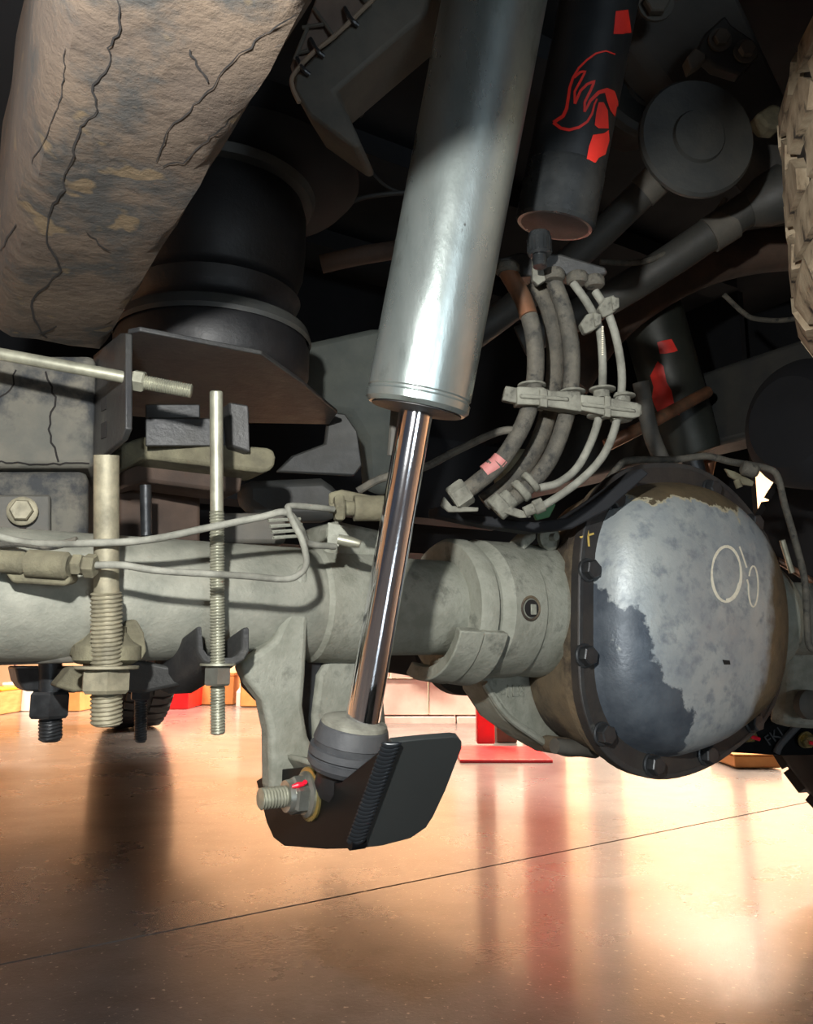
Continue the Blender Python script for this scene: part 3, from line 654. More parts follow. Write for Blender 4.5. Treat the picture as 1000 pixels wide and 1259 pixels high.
# ============================================================ AIR SPRING AND ITS BRACKET
asp = empty('air_spring', P(262, 440, 0.80), 'black rubber air spring above the steel bracket', 'air spring')
ab = P(262, 445, 0.80); at = P(262, 205, 0.86); ad = (Z*1.0).normalized()
zz = ab.copy(); zz.z = zb+0.004
bm = nb(); lathe(bm, zz, ad, [(0, .05), (0.005, .085), (0.02, .094), (0.045, .094), (0.062, .088), (0.072, .078), (0.080, .076), (0.088, .080), (0.096, .084), (0.102, .080), (0.108, .080), (0.125, .086), (0.150, .088), (0.185, .088), (0.21, .082), (0.22, .074)], 72); obj('bellows', bm, M['rubberdark'], asp, sharp=60)
bm = nb(); lathe(bm, zz+ad*0.05, ad, [(0, .0942), (.004, .0958), (.012, .0935), (.014, .0925)], 72, cap=False); obj('clamp_ring', bm, M['darkpart'], asp)
bm = nb(); lathe(bm, zz+ad*0.198, ad, [(0, .080), (.002, .094), (.010, .097), (.014, .092)], 72, cap=True); obj('top_plate', bm, M['darkpart'], asp)
bm = nb(); lathe(bm, zz+ad*0.235+VR*0.03+VF*0.02, ad, [(-0.015, .06), (0, .115), (.012, .125), (.018, .115), (.05, .115)], 60); obj('upper_seat', bm, M['under'], asp)

br = empty('steel_bracket', PZ(160, 412, zb), 'black steel shelf bracket holding the air spring', 'bracket')
top = [(157, 410), (172, 407), (322, 436), (370, 470), (415, 508), (405, 522), (300, 520), (160, 512)]
bm = nb(); prism(bm, [PZ(x, y, zb) for x, y in top], Z*0.004); obj('shelf_plate', bm, M['blacksatin'], br, bevel=0.001)
bm = nb(); vpt = P(160, 470, 0.60)
prism(bm, [PL(x, y, vpt, VR) for x, y in ((122, 438), (156, 411), (163, 411), (163, 528), (158, 541), (122, 572))], -VR*0.005); obj('side_plate', bm, M['blacksatin'], br, bevel=0.001)
for (x0, x1, y0, y1) in ((124, 130, 487, 506), (124, 130, 518, 540)):
    bm = nb(); prism(bm, [PL(x, y, vpt-VR*0.0056, VR) for x, y in ((x0, y0+3), (x1, y0), (x1, y1-3), (x0, y1))], VR*0.0005); obj('slot', bm, M['crack'], br)
bm = fbox(179, 304, 514, 548, 0.70, 0.004); obj('channel_web', bm, M['blacksatin'], br, bevel=0.001)
bm = fbox(179, 246, 497, 514, 0.71, 0.003); obj('channel_web', bm, M['blacksatin'], br, bevel=0.001)
bm = nb(); prism(bm, [P(x, y, 0.695) for x, y in ((282, 494), (306, 498), (308, 556), (284, 548))], VF*0.03); obj('channel_end', bm, M['blacksatin'], br, bevel=0.0015)
bm = nb(); prism(bm, [P(x, y, 0.705) for x, y in ((150, 545), (178, 536), (186, 538), (330, 550), (337, 553), (340, 562), (338, 574), (330, 580), (320, 580), (178, 563), (150, 578))], VF*0.05); obj('spring_pad', bm, M['tan'], None, label='tan mud covered pad with rounded end under the black channel', cat='pad', bevel=0.003, key='pad')
bm = nb(); prism(bm, [P(x, y, 0.735) for x, y in ((150, 576), (188, 562), (300, 580), (296, 606), (258, 602), (180, 592), (150, 600))], VF*0.05); obj('leaf_spring', bm, M['underbrown'], label='dark brown spring leaf under the tan pad', cat='spring', bevel=0.003)
bm = nb(); tube(bm, [P(179, 596, 0.72), P(180, 655, 0.72)], 0.005, 16); lathe(bm, P(180, 655, .72), -Z, [(0, .0052), (.003, .0052), (.004, .003)], 16); obj('pin', bm, M['blackbolt'], label='short dark upright pin behind the brake lines', cat='pin')
# big dim plate behind (fuel tank strap / frame gusset)
bm = nb(); pts = [(330, 470), (400, 505), (430, 510), (448, 540), (452, 600), (480, 610), (520, 480), (470, 400), (380, 420)]
prism(bm, [P(x, y, 1.0) for x, y in pts], VF*0.02); obj('gusset_plate', bm, mat('grey green dusty plate', (56, 62, 60), (74, 78, 72), 16, 0.8, bump=0.4), label='dim grey dusty plate behind the shock shaft', cat='plate', bevel=0.01)
bm = nb(); prism(bm, [P(x, y, 0.9) for x, y in ((405, 506), (425, 508), (440, 530), (446, 572), (436, 585), (340, 580), (360, 560), (400, 545))], VF*0.006); obj('curved_tab', bm, M['darkpart'], label='dark curved tab at the right end of the shelf bracket', cat='tab', bevel=0.002)
bm = nb(); prism(bm, [P(x, y, 0.88) for x, y in ((300, 590), (400, 586), (420, 600), (418, 640), (330, 640), (300, 620))], VF*0.03); obj('spring_shackle', bm, M['darkpart'], label='dark shackle block behind the brake line bend', cat='shackle', bevel=0.01)
# cross bolt through bracket
cb = empty('cross_bolt', P(60, 448, 0.60), 'long zinc rod with threaded end passing through the bracket at left', 'bolt')
c0 = P(-60, 424, 0.585); c1 = P(138, 461, 0.60); c2 = P(236, 481, 0.607); cdv = (c1-c0).normalized()
bm = nb(); tube(bm, [c0, c1+cdv*0.012], 0.0045, 24, False); obj('rod', bm, M['stud'], cb)
bm = nb(); hexa(bm, P(163, 467, .602), cdv, 0.0082, 0.009, rot=0.4); obj('nut', bm, M['stud'], cb)
bm = nb(); thread(bm, P(172, 469, .602), c2, 0.0056, 0.0017, 0.0009); obj('threaded_end', bm, M['stud'], cb)

# ============================================================ U-BOLTS AND STUDS
# tall zinc stud
ts = empty('threaded_stud', P(268, 900, 0.62), 'tall thin zinc stud standing through the black channel clamp', 'stud')
s0 = P(266, 481, 0.62); s1 = P(268, 902, 0.62); mid = s0.lerp(s1, (628-481)/421)
bm = nb(); lathe(bm, s0, s1-s0, [(0, .0042), (.0008, .0050), ((mid-s0).length, .0050)], 24); obj('rod', bm, M['stud'], ts)
bm = nb(); thread(bm, mid, s1, 0.0059, 0.0023, 0.0011, 20); obj('threaded_end', bm, M['stud'], ts)
nz = P(268, 819, 0.62)
bm = nb(); hexa(bm, nz, -Z, 0.0107, 0.0145, rot=0.3); obj('nut', bm, M['zinc'], ts)
bm = nb(); lathe(bm, nz+Z*0.002, -Z, [(0, .0135), (.0016, .0135), (.0018, .013)], 32); obj('washer', bm, M['stud'], ts)
# channel clamp
ext = P(192, 812, 0.68)-P(244, 772, 0.62)
W_ = 0.62
prof = [(241, 771), (248, 769), (251, 798), (256, 805), (264, 808), (284, 808), (292, 805), (297, 797), (298, 772), (305, 770), (307, 774), (307, 800), (301, 811), (290, 817), (262, 818), (250, 813), (243, 803)]
bm = nb(); prism(bm, [P(x, y, W_) for x, y in prof], ext); obj('channel_clamp', bm, M['blacksatin'], label='black U shaped channel clamp under the axle tube', cat='clamp', bevel=0.0012)
# big bronze U-bolt
def ubolt(x, ytop, ysm, y1, d, r, rt, ny, nr, nh, label, m, wash=True, mt=None, pitch=0.0030):
    t = empty('u_bolt', P(x, y1, d), label, 'bolt'); 
    a = P(x, ytop, d); b_ = P(x, ysm, d); c = P(x, y1, d)
    if ysm > ytop: bm = nb(); lathe(bm, a, b_-a, [(0, r), ((b_-a).length, r)], 28); obj('shank', bm, m, t)
    bm = nb(); thread(bm, b_, c, rt, pitch, rt*0.14, 22)
    obj('threaded_end', bm, mt or m, t)
    bm = nb(); lathe(bm, c+Z*0.001, -Z, [(0, rt*0.84), (.002, rt*0.8), (.003, rt*0.6)], 20); obj('tip', bm, mt or m, t)
    nz = P(x, ny, d); bm = nb(); hexa(bm, nz, -Z, nr, nh, rot=0.12); obj('nut', bm, mt or m, t)
    if wash: bm = nb(); lathe(bm, nz+Z*0.0018, -Z, [(0, nr*1.25), (.0018, nr*1.25), (.0024, nr*1.15)], 36); obj('washer', bm, mt or m, t)
    return t
ubolt(131, 560, 728, 890, 0.575, 0.0087, 0.0112, 822, 0.0175, 0.0172, 'thick dusty bronze U-bolt leg with large nut at left', M['studbrown'])
ubolt(62, 780, 850, 909, 0.66, 0.0090, 0.0095, 850, 0.0165, 0.021, 'short black U-bolt leg ending below the dark plate', M['blackbolt'], wash=False, pitch=0.0028)
ubolt(173, 740, 806, 910, 0.70, 0.0050, 0.0056, 846, 0.0085, 0.010, 'thin dark stud just right of the thick bronze U-bolt', M['blackbolt'], wash=False, pitch=0.0022)
# clamp plate around big U-bolt and beams
cp = empty('spring_clamp_plate', P(130, 815, 0.59), 'dusty cast clamp plate wrapped round the thick U-bolt', 'clamp plate')
bm = nb(); prism(bm, [P(x, y, 0.60) for x, y in ((88, 790), (95, 763), (104, 756), (112, 762), (113, 778), (150, 778), (155, 764), (168, 760), (178, 778), (181, 800), (176, 811), (160, 818), (112, 818), (96, 813), (88, 805))], VF*0.05); obj('casting', bm, M['tan'], cp, bevel=0.003, seg=3)
bm = nb(); lathe(bm, P(131, 815, 0.59), Z, [(0, .019), (.002, .0235), (.012, .0235), (.016, .017), (.022, .0125), (.026, .0125)], 40); obj('boss', bm, M['tan'], cp)
bm = nb(); prism(bm, [P(x, y, 0.61) for x, y in ((-60, 750), (15, 752), (22, 762), (28, 778), (96, 778), (96, 815), (-60, 820))], VF*0.04); obj('clamp_beam', bm, M['frame'], cp, bevel=0.003, seg=3)
bm = nb(); prism(bm, [P(x, y, 0.655) for x, y in ((18, 820), (120, 820), (110, 842), (92, 852), (30, 850), (22, 838))], VF*0.05); obj('lower_plate', bm, M['blackbolt'], cp, bevel=0.002)
bm = nb(); prism(bm, [P(x, y, 0.60) for x, y in ((68, 844), (88, 820), (108, 820), (108, 850), (90, 851))], VF*0.03); obj('gusset', bm, M['tan'], cp, bevel=0.002)
bm = nb(); prism(bm, [P(x, y, 0.68) for x, y in ((-60, 715), (100, 712), (100, 765), (-60, 760))], VF*0.03); obj('shadow_plate', bm, M['under'], cp)  # dark sheet put in for the shadow above the clamp beam
bm = nb(); prism(bm, [P(x, y, 0.66) for x, y in ((110, 800), (190, 815), (250, 828), (246, 838), (180, 852), (110, 850))], VF*0.03); obj('lower_arm', bm, M['blacksatin'], cp, bevel=0.003)

# ============================================================ BRAKE FITTINGS AND LINES (left)
bf = empty('brake_fitting', P(60, 700, 0.55), 'beige brake line junction block at the left edge', 'fitting')
dl = P(120, 696, 0.55)-P(0, 688, 0.55); dn = dl.normalized(); D5 = 0.55/F
c = P(-30, 688, 0.55)
bm = nb(); lathe(bm, c, dn, [(0, 14*D5), (58*D5, 14*D5), (62*D5, 11*D5), (64*D5, 11*D5), (66*D5, 17*D5), (112*D5, 17*D5), (116*D5, 13*D5)], 32); obj('block_body', bm, M['tan'], bf)
bm = nb(); hexa(bm, P(90, 694, .55), dn, 14*D5, 12*D5); hexa(bm, P(104, 695, .55), dn, 15*D5, 14*D5, 0.4); obj('hex_nut', bm, M['tan'], bf)
bm = nb(); prism(bm, [P(x, y, .55) for x, y in ((4, 703), (84, 706), (86, 716), (80, 721), (14, 717))], FW*0.016); obj('foot', bm, M['tan'], bf, bevel=0.002)
bm = nb(); tube(bm, [P(x, y, d) for x, y, d in ((116, 695, .55), (150, 695, .55), (200, 702, .56), (300, 708, .585), (350, 712, .60), (368, 706, .605), (377, 692, .605), (372, 665, .605), (362, 645, .605), (355, 628, .605), (360, 622, .61), (410, 626, .64))], 0.0025, 12, n=6); obj('brake_line', bm, M['hosepale'], label='lower bare brake line bending back up beside the axle bracket', cat='brake line')
bm = nb(); tube(bm, [P(x, y, d) for x, y, d in ((-40, 650, .56), (0, 660, .56), (40, 668, .56), (100, 668, .56), (180, 664, .57), (260, 648, .585), (320, 636, .60), (352, 630, .605), (370, 650, .62), (380, 668, .64), (412, 672, .66))], 0.0027, 12, n=6); obj('brake_line', bm, M['hosepale'], label='upper brake line sagging left to right across the threaded stud', cat='brake line')
bm = nb(); tube(bm, [P(x, y, .56) for x, y in ((-30, 672), (20, 668), (60, 672), (95, 664))], 0.0026, 10); obj('brake_line', bm, M['hose'], label='short thin line above the beige junction block', cat='brake line')
hb = empty('hose_block', P(440, 640, 0.66), 'pale dusty hose union block left of the chrome shaft', 'fitting')
bm = nb(); prism(bm, [P(x, y, .665) for x, y in ((404, 606), (420, 602), (470, 612), (472, 622), (404, 622))], FW*0.02); obj('tab', bm, M['tan'], hb, bevel=0.002)
bm = nb(); lathe(bm, P(405, 625, .655), RT*0.98+FW*.2, [(0, .004), (.004, .004), (.004, .009), (.012, .009), (.012, .006), (.02, .006), (.02, .0105), (.05, .0105)], 24); obj('union', bm, M['tan'], hb)
bm = nb(); hexa(bm, P(411, 625, .654), RT*0.98+FW*.2, .0115, .008); obj('hex_nut', bm, M['tan'], hb)
bm = nb(); prism(bm, [P(x, y, .66) for x, y in ((403, 642), (418, 645), (430, 660), (428, 674), (402, 670))], FW*0.006); obj('tab', bm, M['cast'], hb, bevel=0.001)
bm = nb(); lathe(bm, P(416, 663, .65), RT*0.9-Z*.2, [(0, .004), (.01, .0045), (.018, .003)], 14); obj('stub', bm, M['stud'], hb)
bm = nb(); tube(bm, [P(x, y, .72) for x, y in ((440, 604), (470, 588), (520, 575), (560, 555), (610, 532), (640, 528))], 0.0035, 10); obj('brake_line', bm, M['hose'], label='thin grey line arcing behind the shock shaft', cat='brake line')

# ============================================================ HARNESS DUCT (top)
hd = empty('harness_duct', P(400, 100, 0.62), 'grey brown plastic harness duct hanging at top centre', 'duct')
bm = nb(); prism(bm, [P(x, y, .62) for x, y in ((412, -40), (540, -40), (524, 16), (470, 62), (412, 112), (418, 124), (428, 140), (445, 178), (436, 182), (380, 142), (360, 110), (362, 92), (385, 68), (412, 46), (452, 8))], FW*0.05+VR*0.01); obj('duct_body', bm, M['greydark'], hd, bevel=0.003, key='duct')
bm = nb(); prism(bm, [P(x, y, .625) for x, y in ((402, -40), (412, -40), (452, 6), (412, 44), (384, 66), (360, 92), (357, 80), (372, 40))], FW*0.02); obj('duct_lid', bm, mat('duct lid', (112, 98, 88), (96, 84, 76), 30, 0.8, bump=.3), hd, bevel=0.002)
bm = nb(); tube(bm, [P(x, y, .617) for x, y in ((470, -12), (448, 10), (412, 44), (384, 66), (361, 92), (360, 108), (368, 126))], 0.0018, 8); obj('duct_seam', bm, mat('seam', (130, 116, 100), rough=.8), hd)
for (x, y) in ((432, 24), (390, 62), (372, 84)):
    bm = nb(); tube(bm, [P(x-8, y-14, .622), P(x, y, .616), P(x+9, y+8, .618)], 0.0018, 8); obj('zip_tie', bm, M['blackbolt'], hd)
for (x0, y0, x1, y1) in ((386, 10, 410, 44), (372, 34, 398, 30), (366, 66, 380, 62), (380, 30, 362, 74)):
    bm = nb(); tube(bm, [P(x0, y0, .623), P(x1, y1, .621)], 0.0016, 8); obj('rib', bm, M['greydark'], hd)
bm = nb(); hexa(bm, P(351, 138, .9), -Z, .016, .014); lathe(bm, P(351, 134, .9), -Z, [(0, .021), (.003, .021)], 24); thread(bm, P(351, 152, .9), P(353, 170, .9), .008, .004, .0015); obj('hanging_bolt', bm, M['greydark'], label='small bolt hanging right of the muddy rail', cat='bolt')
bm = nb(); tube(bm, [P(x, y, .9) for x, y in ((450, 70), (452, 110), (444, 140), (440, 138))], .003, 8); obj('cable', bm, M['darkpart'], label='thin dark cable hanging behind the harness duct', cat='cable')
bm = nb(); tube(bm, [P(x, y, 1.0) for x, y in ((410, 262), (440, 245), (480, 238), (520, 236))], .003, 8); tube(bm, [P(x, y, 1.0) for x, y in ((435, 182), (470, 225), (500, 240))], .002, 8); obj('cable', bm, M['darkpart'], label='thin dark cable looping left of the shock body', cat='cable')
bm = nb(); tube(bm, [P(x, y, 1.05) for x, y in ((395, 325), (440, 315), (500, 305))], .012, 14); obj('cross_tube', bm, M['underbrown'], label='short brown crossbar behind the shock body', cat='tube')
bm = nb(); lathe(bm, P(572, 8, .8), -Z, [(0, .012), (.01, .012), (.014, .006)], 18); obj('nut_cap', bm, M['zinc'], label='small bright nut near the top edge behind the duct', cat='nut') if False else bm.free()

# ============================================================ RESERVOIR
rs = empty('shock_reservoir', P(681, 285, .72), 'black cylindrical shock reservoir with a red tail emblem', 'reservoir')
q0 = P(682, 278, .72); q1 = P(737, 0, .72); qd = (q1-q0).normalized(); ql = (q1-q0).length
bm = nb(); lathe(bm, q0, qd, [(0.048, .0345), (ql+0.085, .0345)], 72); can_o = obj('canister', bm, M['resv'], rs, key='resv')
bm = nb(); lathe(bm, q0, qd, [(0, .020), (0.0, .033), (.003, .0352), (.048, .0352), (.051, .0345)], 72); obj('end_cap', bm, M['resvcap'], rs)
bm = nb(); lathe(bm, q0+qd*0.001, -qd, [(0, .030), (.0012, .030), (.0012, .010), (.0012, .010)], 40); obj('end_disc', bm, M['rubberdark'], rs)
q2 = P(663, 288, .70)
bm = nb(); lathe(bm, q2, -Z, [(0, .0095), (.004, .0100), (.018, .0100), (.020, .0085), (.020, .006), (.03, .006)], 24)
for k in range(10):
    an = k*pi/5; box(bm, q2-Z*.011+Vector((cos(an), sin(an), 0))*.0100, Vector((cos(an), sin(an), 0))*.0006, Vector((-sin(an), cos(an), 0))*.0014, Z*.006)
obj('valve_cap', bm, M['resvcap'], rs)
bm = nb()
ribbon(bm, 'resv', [(756, 67), (745, 63), (733, 66), (722, 74), (712, 84), (705, 96), (701, 108), (699, 122), (697, 134), (693, 143), (681, 151)], 3.2, wf=lambda f: .5+.9*f)
ribbon(bm, 'resv', [(681, 151), (690, 158), (700, 160), (712, 157), (722, 150), (728, 140), (731, 128), (734, 122)], 4.2, wf=lambda f: 1.0-.5*f)
ribbon(bm, 'resv', [(706, 96), (714, 89), (720, 88), (714, 100), (707, 113), (707, 128)], 3.0)
ribbon(bm, 'resv', [(707, 128), (714, 112), (722, 104), (731, 100), (726, 112), (719, 126), (719, 138)], 3.2)
ribbon(bm, 'resv', [(719, 138), (726, 124), (736, 114), (746, 111), (753, 114), (756, 124), (757, 138)], 3.6, wf=lambda f: .6+1.5*f)
decal(bm, 'resv', [(743, 112), (750, 111), (756, 118), (758, 132), (756, 144), (750, 136), (746, 124)])
decal(bm, 'resv', [(736, 126), (742, 126), (747, 136), (748, 158), (738, 160), (731, 154), (733, 138)])
decal(bm, 'resv', [(729, 166), (738, 167), (748, 160), (749, 172), (744, 190), (736, 194), (731, 202), (721, 197), (724, 180)])
obj('emblem', bm, M['red'], can_o, label='red outlined tail emblem')
bm = nb(); decal(bm, 'resv', [(757, 14), (772, 12), (776, 40), (766, 42), (754, 44)]); 
if len(bm.faces): obj('emblem', bm, M['red'], can_o, label='red letter fragment near the top')

# ============================================================ HOSES
HP = empty('hose_mount_plate', P(680, 330, .74), 'dark plate that carries the hose tops under the reservoir', 'plate')
bm = nb(); prism(bm, [P(x, y, .73) for x, y in ((612, 318), (640, 310), (690, 312), (745, 328), (748, 336), (735, 340), (690, 338), (640, 340), (622, 334))], FW*0.03); obj('plate', bm, M['blacksatin'], HP, bevel=0.002)
for (x, y, r_) in ((624, 332, .011), (681, 340, .010), (710, 344, .010), (731, 348, .009)):
    bm = nb(); lathe(bm, P(x, y-8, .73), -Z, [(0, r_*.8), (.003, r_), (.008, r_), (.010, r_*.8)], 20); obj('grommet', bm, M['hose'], HP)
bm = nb(); prism(bm, [P(x, y, .725) for x, y in ((655, 318), (664, 314), (672, 344), (662, 350), (655, 344))], FW*0.01); obj('spring_clip', bm, M['clip'], HP, bevel=.001)
def hose(pts, r, m, label, n=8):
    t = empty('hose', P(*pts[-1]), label, 'hose')
    bm = nb(); tube(bm, [P(*p) for p in pts], r, 14, n=n); obj('hose_tube', bm, m, t); return t
h1 = hose([(624, 334, .73), (642, 365, .725), (655, 405, .72), (659, 445, .72), (655, 485, .72), (642, 525, .72), (615, 568, .72), (585, 595, .72), (560, 612, .72)], .0078, M['hose'], 'thick hose nearest the shock with pink tape bands')
bm = nb(); tube(bm, [P(624, 334, .729), P(642, 365, .724), P(650, 388, .7195)], .0081, 14); obj('copper_sleeve', bm, M['copper'], h1, label='bare copper coloured upper end')
def band(x0, y0, x1, y1, r, parent, m, d=.72, name='tape_band'):
    bm = nb(); tube(bm, [P(x0, y0, d), P(x1, y1, d)], r, 20, False); return obj(name, bm, m, parent)
band(597, 582, 611, 571, .0081, h1, M['pinktape']); 
band(604, 576, 607, 573.5, .0079, h1, M['hose'], name='tape_gap'); band(612, 570, 617, 564, .0081, h1, M['pinktape'])
h2 = hose([(658, 345, .76), (675, 380, .76), (683, 425, .76), (680, 480, .76), (664, 540, .76), (636, 585, .76), (595, 618, .76)], .0085, M['hose'], 'dark hose half hidden behind the taped hose')
h3 = hose([(682, 348, .735), (695, 385, .73), (703, 430, .73), (702, 480, .73), (694, 520, .73), (676, 565, .73), (650, 598, .73), (622, 620, .73)], .0075, M['hose'], 'thick plain hose in the middle of the hose bundle')
h4 = hose([(705, 348, .725), (722, 372, .72), (736, 400, .72), (741, 440, .72), (740, 490, .72), (732, 530, .72), (712, 572, .72), (688, 593, .72), (664, 600, .72)], .0036, M['hosepale'], 'thin pale brake hose third in the bundle with raised lettering')
h5 = hose([(732, 358, .72), (748, 385, .715), (760, 425, .715), (765, 470, .715), (758, 520, .715), (742, 560, .715), (712, 592, .715), (668, 622, .715), (650, 628, .715)], .0036, M['hosepale'], 'outermost thin pale brake hose of the bundle')
bm = nb()
for k in range(14):
    p = P(741.0-.3*k*0+0.0, 402+k*2.6, .7155); box(bm, p, RT*.0008, FW*.0006, Z*.0006)
obj('raised_lettering', bm, M['chalk'], h4)
# clips on thin hoses
for (x, y, lab) in ((726, 396, 'small dusty plastic clip on the third hose'), (748, 376, 'upper dusty plastic clip on the outermost hose')):
    t = empty('hose_clip', P(x, y, .71), lab, 'clip')
    bm = nb(); prism(bm, [P(a, b, .708) for a, b in ((x-12, y+2), (x-4, y-10), (x+8, y-14), (x+12, y+4), (x+4, y+10), (x-6, y+14))], FW*.012); obj('clip_body', bm, M['clip'], t, bevel=.0015)
    bm = nb(); prism(bm, [P(a, b, .706) for a, b in ((x+4, y-12), (x+14, y-10), (x+14, y+2), (x+6, y+6))], FW*.008); obj('clip_tab', bm, M['clip'], t, bevel=.001)
# clamp bar
cl = empty('hose_clamp', P(700, 495, .70), 'pale dusty clamp bar gripping all the hoses', 'clamp')
def cb_(pts, d, dep, name='clamp_body'):
    bm = nb(); prism(bm, [P(x, y, d) for x, y in pts], FW*dep); return obj(name, bm, M['clip'], cl, bevel=.0012)
cb_([(622, 474), (638, 477), (638, 496), (618, 492)], .705, .012, 'end_tab')
cb_([(636, 475), (668, 476), (676, 480), (714, 481), (716, 506), (676, 500), (668, 498), (636, 497)], .702, .026)
cb_([(714, 485), (745, 488), (784, 495), (790, 498), (788, 512), (778, 514), (742, 510), (714, 504)], .702, .024)
cb_([(640, 484), (700, 488), (700, 493), (640, 489)], .699, .004, 'band')
cb_([(716, 494), (782, 503), (782, 507), (716, 499)], .699, .004, 'band')
cb_([(664, 477), (674, 479), (674, 501), (664, 499)], .6995, .03, 'rib')
cb_([(744, 486), (752, 487), (752, 513), (744, 512)], .6995, .028, 'rib')
cb_([(778, 498), (790, 500), (790, 510), (778, 510)], .703, .014, 'end_tab')
for (x, y, r_) in ((654, 474, .0125), (652, 497, .0125), (704, 482, .0115), (702, 505, .0115), (741, 479, .0115), (738, 511, .0115), (768, 487, .0095), (764, 516, .0095)):
    bm = nb(); lathe(bm, P(x, y, .722 if x < 730 else .717), Z, [(-.0012, r_*.9), (-.0008, r_), (.0008, r_), (.0014, r_*.9)], 28); obj('collar', bm, M['clip'], cl)
for (x, r_) in ((740, .0072), (766, .0068)):
    bm = nb(); lathe(bm, P(x, 490 if x < 750 else 497, .717), Z, [(0, r_), (.010, r_)], 20); obj('sleeve', bm, M['clip'], cl)
# lower ends
e1 = empty('hose_end', P(560, 615, .72), 'pale hex hose end with flat tab below the taped hose', 'fitting')
hd1 = (P(545, 622, .72)-P(585, 595, .72)).normalized()
bm = nb(); hexa(bm, P(576, 602, .72), hd1, .0125, .017, .2); obj('collar', bm, M['clip'], e1)
bm = nb(); prism(bm, [P(x, y, .715) for x, y in ((546, 610), (556, 622), (589, 624), (588, 629), (552, 630), (542, 622))], FW*.012); obj('tab', bm, M['clip'], e1, bevel=.001)
e2 = empty('hose_end', P(630, 625, .72), 'cluster of pale dusty ribbed hose ends beside the carrier', 'fitting')
hd2 = (P(612, 630, .725)-P(655, 592, .725)).normalized()
for (x, y, r_, h) in ((656, 590, .0105, .006), (645, 600, .011, .007), (630, 610, .009, .010), (621, 617, .0115, .012)):
    bm = nb(); lathe(bm, P(x, y, .725), hd2, [(0, r_*.9), (.001, r_), (h-.001, r_), (h, r_*.9)], 20); obj('collar', bm, M['clip'], e2)
bm = nb(); prism(bm, [P(x, y, .715) for x, y in ((606, 618), (620, 620), (650, 630), (654, 636), (640, 637), (608, 627))], FW*.012); obj('tab', bm, M['clip'], e2, bevel=.001)
bm = nb(); lathe(bm, P(668, 620, .715), (P(640, 632, .715)-P(668, 620, .715)), [(0, .0065), (.008, .0065), (.009, .005), (.018, .0048)], 18); obj('collar', bm, M['clip'], e2)
bm = nb(); prism(bm, [P(x, y, .74) for x, y in ((655, 628), (672, 618), (684, 620), (676, 636), (660, 640))], FW*.01); obj('green_tab', bm, M['green'], e2, bevel=.001)
bm = nb(); prism(bm, [P(x, y, .80) for x, y in ((540, 622), (600, 634), (660, 642), (700, 636), (740, 610), (790, 575), (800, 582), (750, 626), (705, 650), (660, 655), (600, 646), (540, 634))], VF*.02); obj('cover_bracket', bm, M['under'], label='dark strap bracket below the hose ends curving over the carrier', cat='bracket', bevel=.002)
c = PL(672, 662, V(0, -0.03, 0), VF); bm = nb(); lathe(bm, c, -VF, [(0, .013), (.006, .014), (.008, .012), (.008, .004), (.016, .004)], 24); obj('vent_plug', bm, M['cast'], ax)
bm = nb(); prism(bm, [P(x, y, .95) for x, y in ((620, 560), (650, 548), (662, 575), (654, 600), (626, 596))], VF*.03); obj('dusty_valve', bm, M['tan'], label='tan dusty lump glimpsed between the hoses', cat='valve', bevel=.006)

# ---- line over the cover
bl = empty('brake_line', P(820, 570, .95), 'black brake line running over the differential cover and down its right side', 'brake line')
bm = nb(); tube(bm, [P(x, y, d) for x, y, d in ((690, 640, .90), (735, 605, .92), (760, 575, .93), (775, 566, .93), (830, 565, .95), (868, 561, .96), (900, 568, .98), (940, 575, 1.0), (956, 585, 1.0), (965, 620, 1.0), (978, 665, 1.0), (990, 715, 1.0), (993, 770, 1.0), (996, 795, 1.0), (1010, 800, 1.0))], .0042, 12, n=6); obj('line_tube', bm, M['hose'], bl)
bm = nb(); lathe(bm, P(912, 574, .97), RT*.9-Z*.3, [(0, .006), (.003, .009), (.016, .009), (.02, .006)], 18); obj('clip_body', bm, M['hose'], bl)
bm = nb(); prism(bm, [P(x, y, .98) for x, y in ((892, 576), (905, 580), (928, 592), (926, 598), (915, 596), (898, 586))], FW*.006); obj('clip_tab', bm, M['tan'], bl, bevel=.001)
bm = nb(); lathe(bm, P(906, 590, .975), -Z+RT*.3, [(0, .004), (.01, .004)], 12); obj('clip_stem', bm, M['tan'], bl)
bm = nb(); tube(bm, [P(x, y, 1.15) for x, y in ((955, 688), (975, 700), (1010, 722))], .005, 10); obj('brake_line', bm, M['copper'], label='short copper coloured line at the right edge', cat='brake line')
bm = nb(); tube(bm, [P(962, 664, 1.12), P(974, 704, 1.12)], .004, 10); obj('stud_pin', bm, M['stud'], label='small bright pin right of the differential cover', cat='pin')

# ============================================================ FAR BRACKET lower right with bolts
fb = empty('skid_bracket', P(950, 925, 1.35), 'black plate bracket with raised letters at lower right', 'bracket')
bm = nb(); prism(bm, [P(x, y, 1.35) for x, y in ((892, 915), (905, 898), (930, 880), (1060, 880), (1060, 928), (960, 929), (900, 925))], VF*.006); obj('side_plate', bm, M['black'], fb, bevel=.001)
for (x, y) in ((919, 902), (990, 909)):
    c = P(x, y, 1.345); bd_ = (-FW+RT*.2-Z*.1).normalized(); bm = nb(); lathe(bm, c, bd_, [(0, .014), (.003, .014)], 24); hexa(bm, c+bd_*.003, bd_, .0115, .010); obj('bolt', bm, M['zincyellow'], fb)
    bm = nb(); tube(bm, [c+bd_*.014-RT*.002, c+bd_*.014+RT*.012-Z*.004], .0032, 8); obj('paint_mark', bm, M['redpaint'], fb)
text_part('FKI', P(952, 906, 1.347), (RT*.85+Z*.55), (Z*.85-RT*.2), .024, .0012, M['rubberdark'], fb, 'raised_letters')
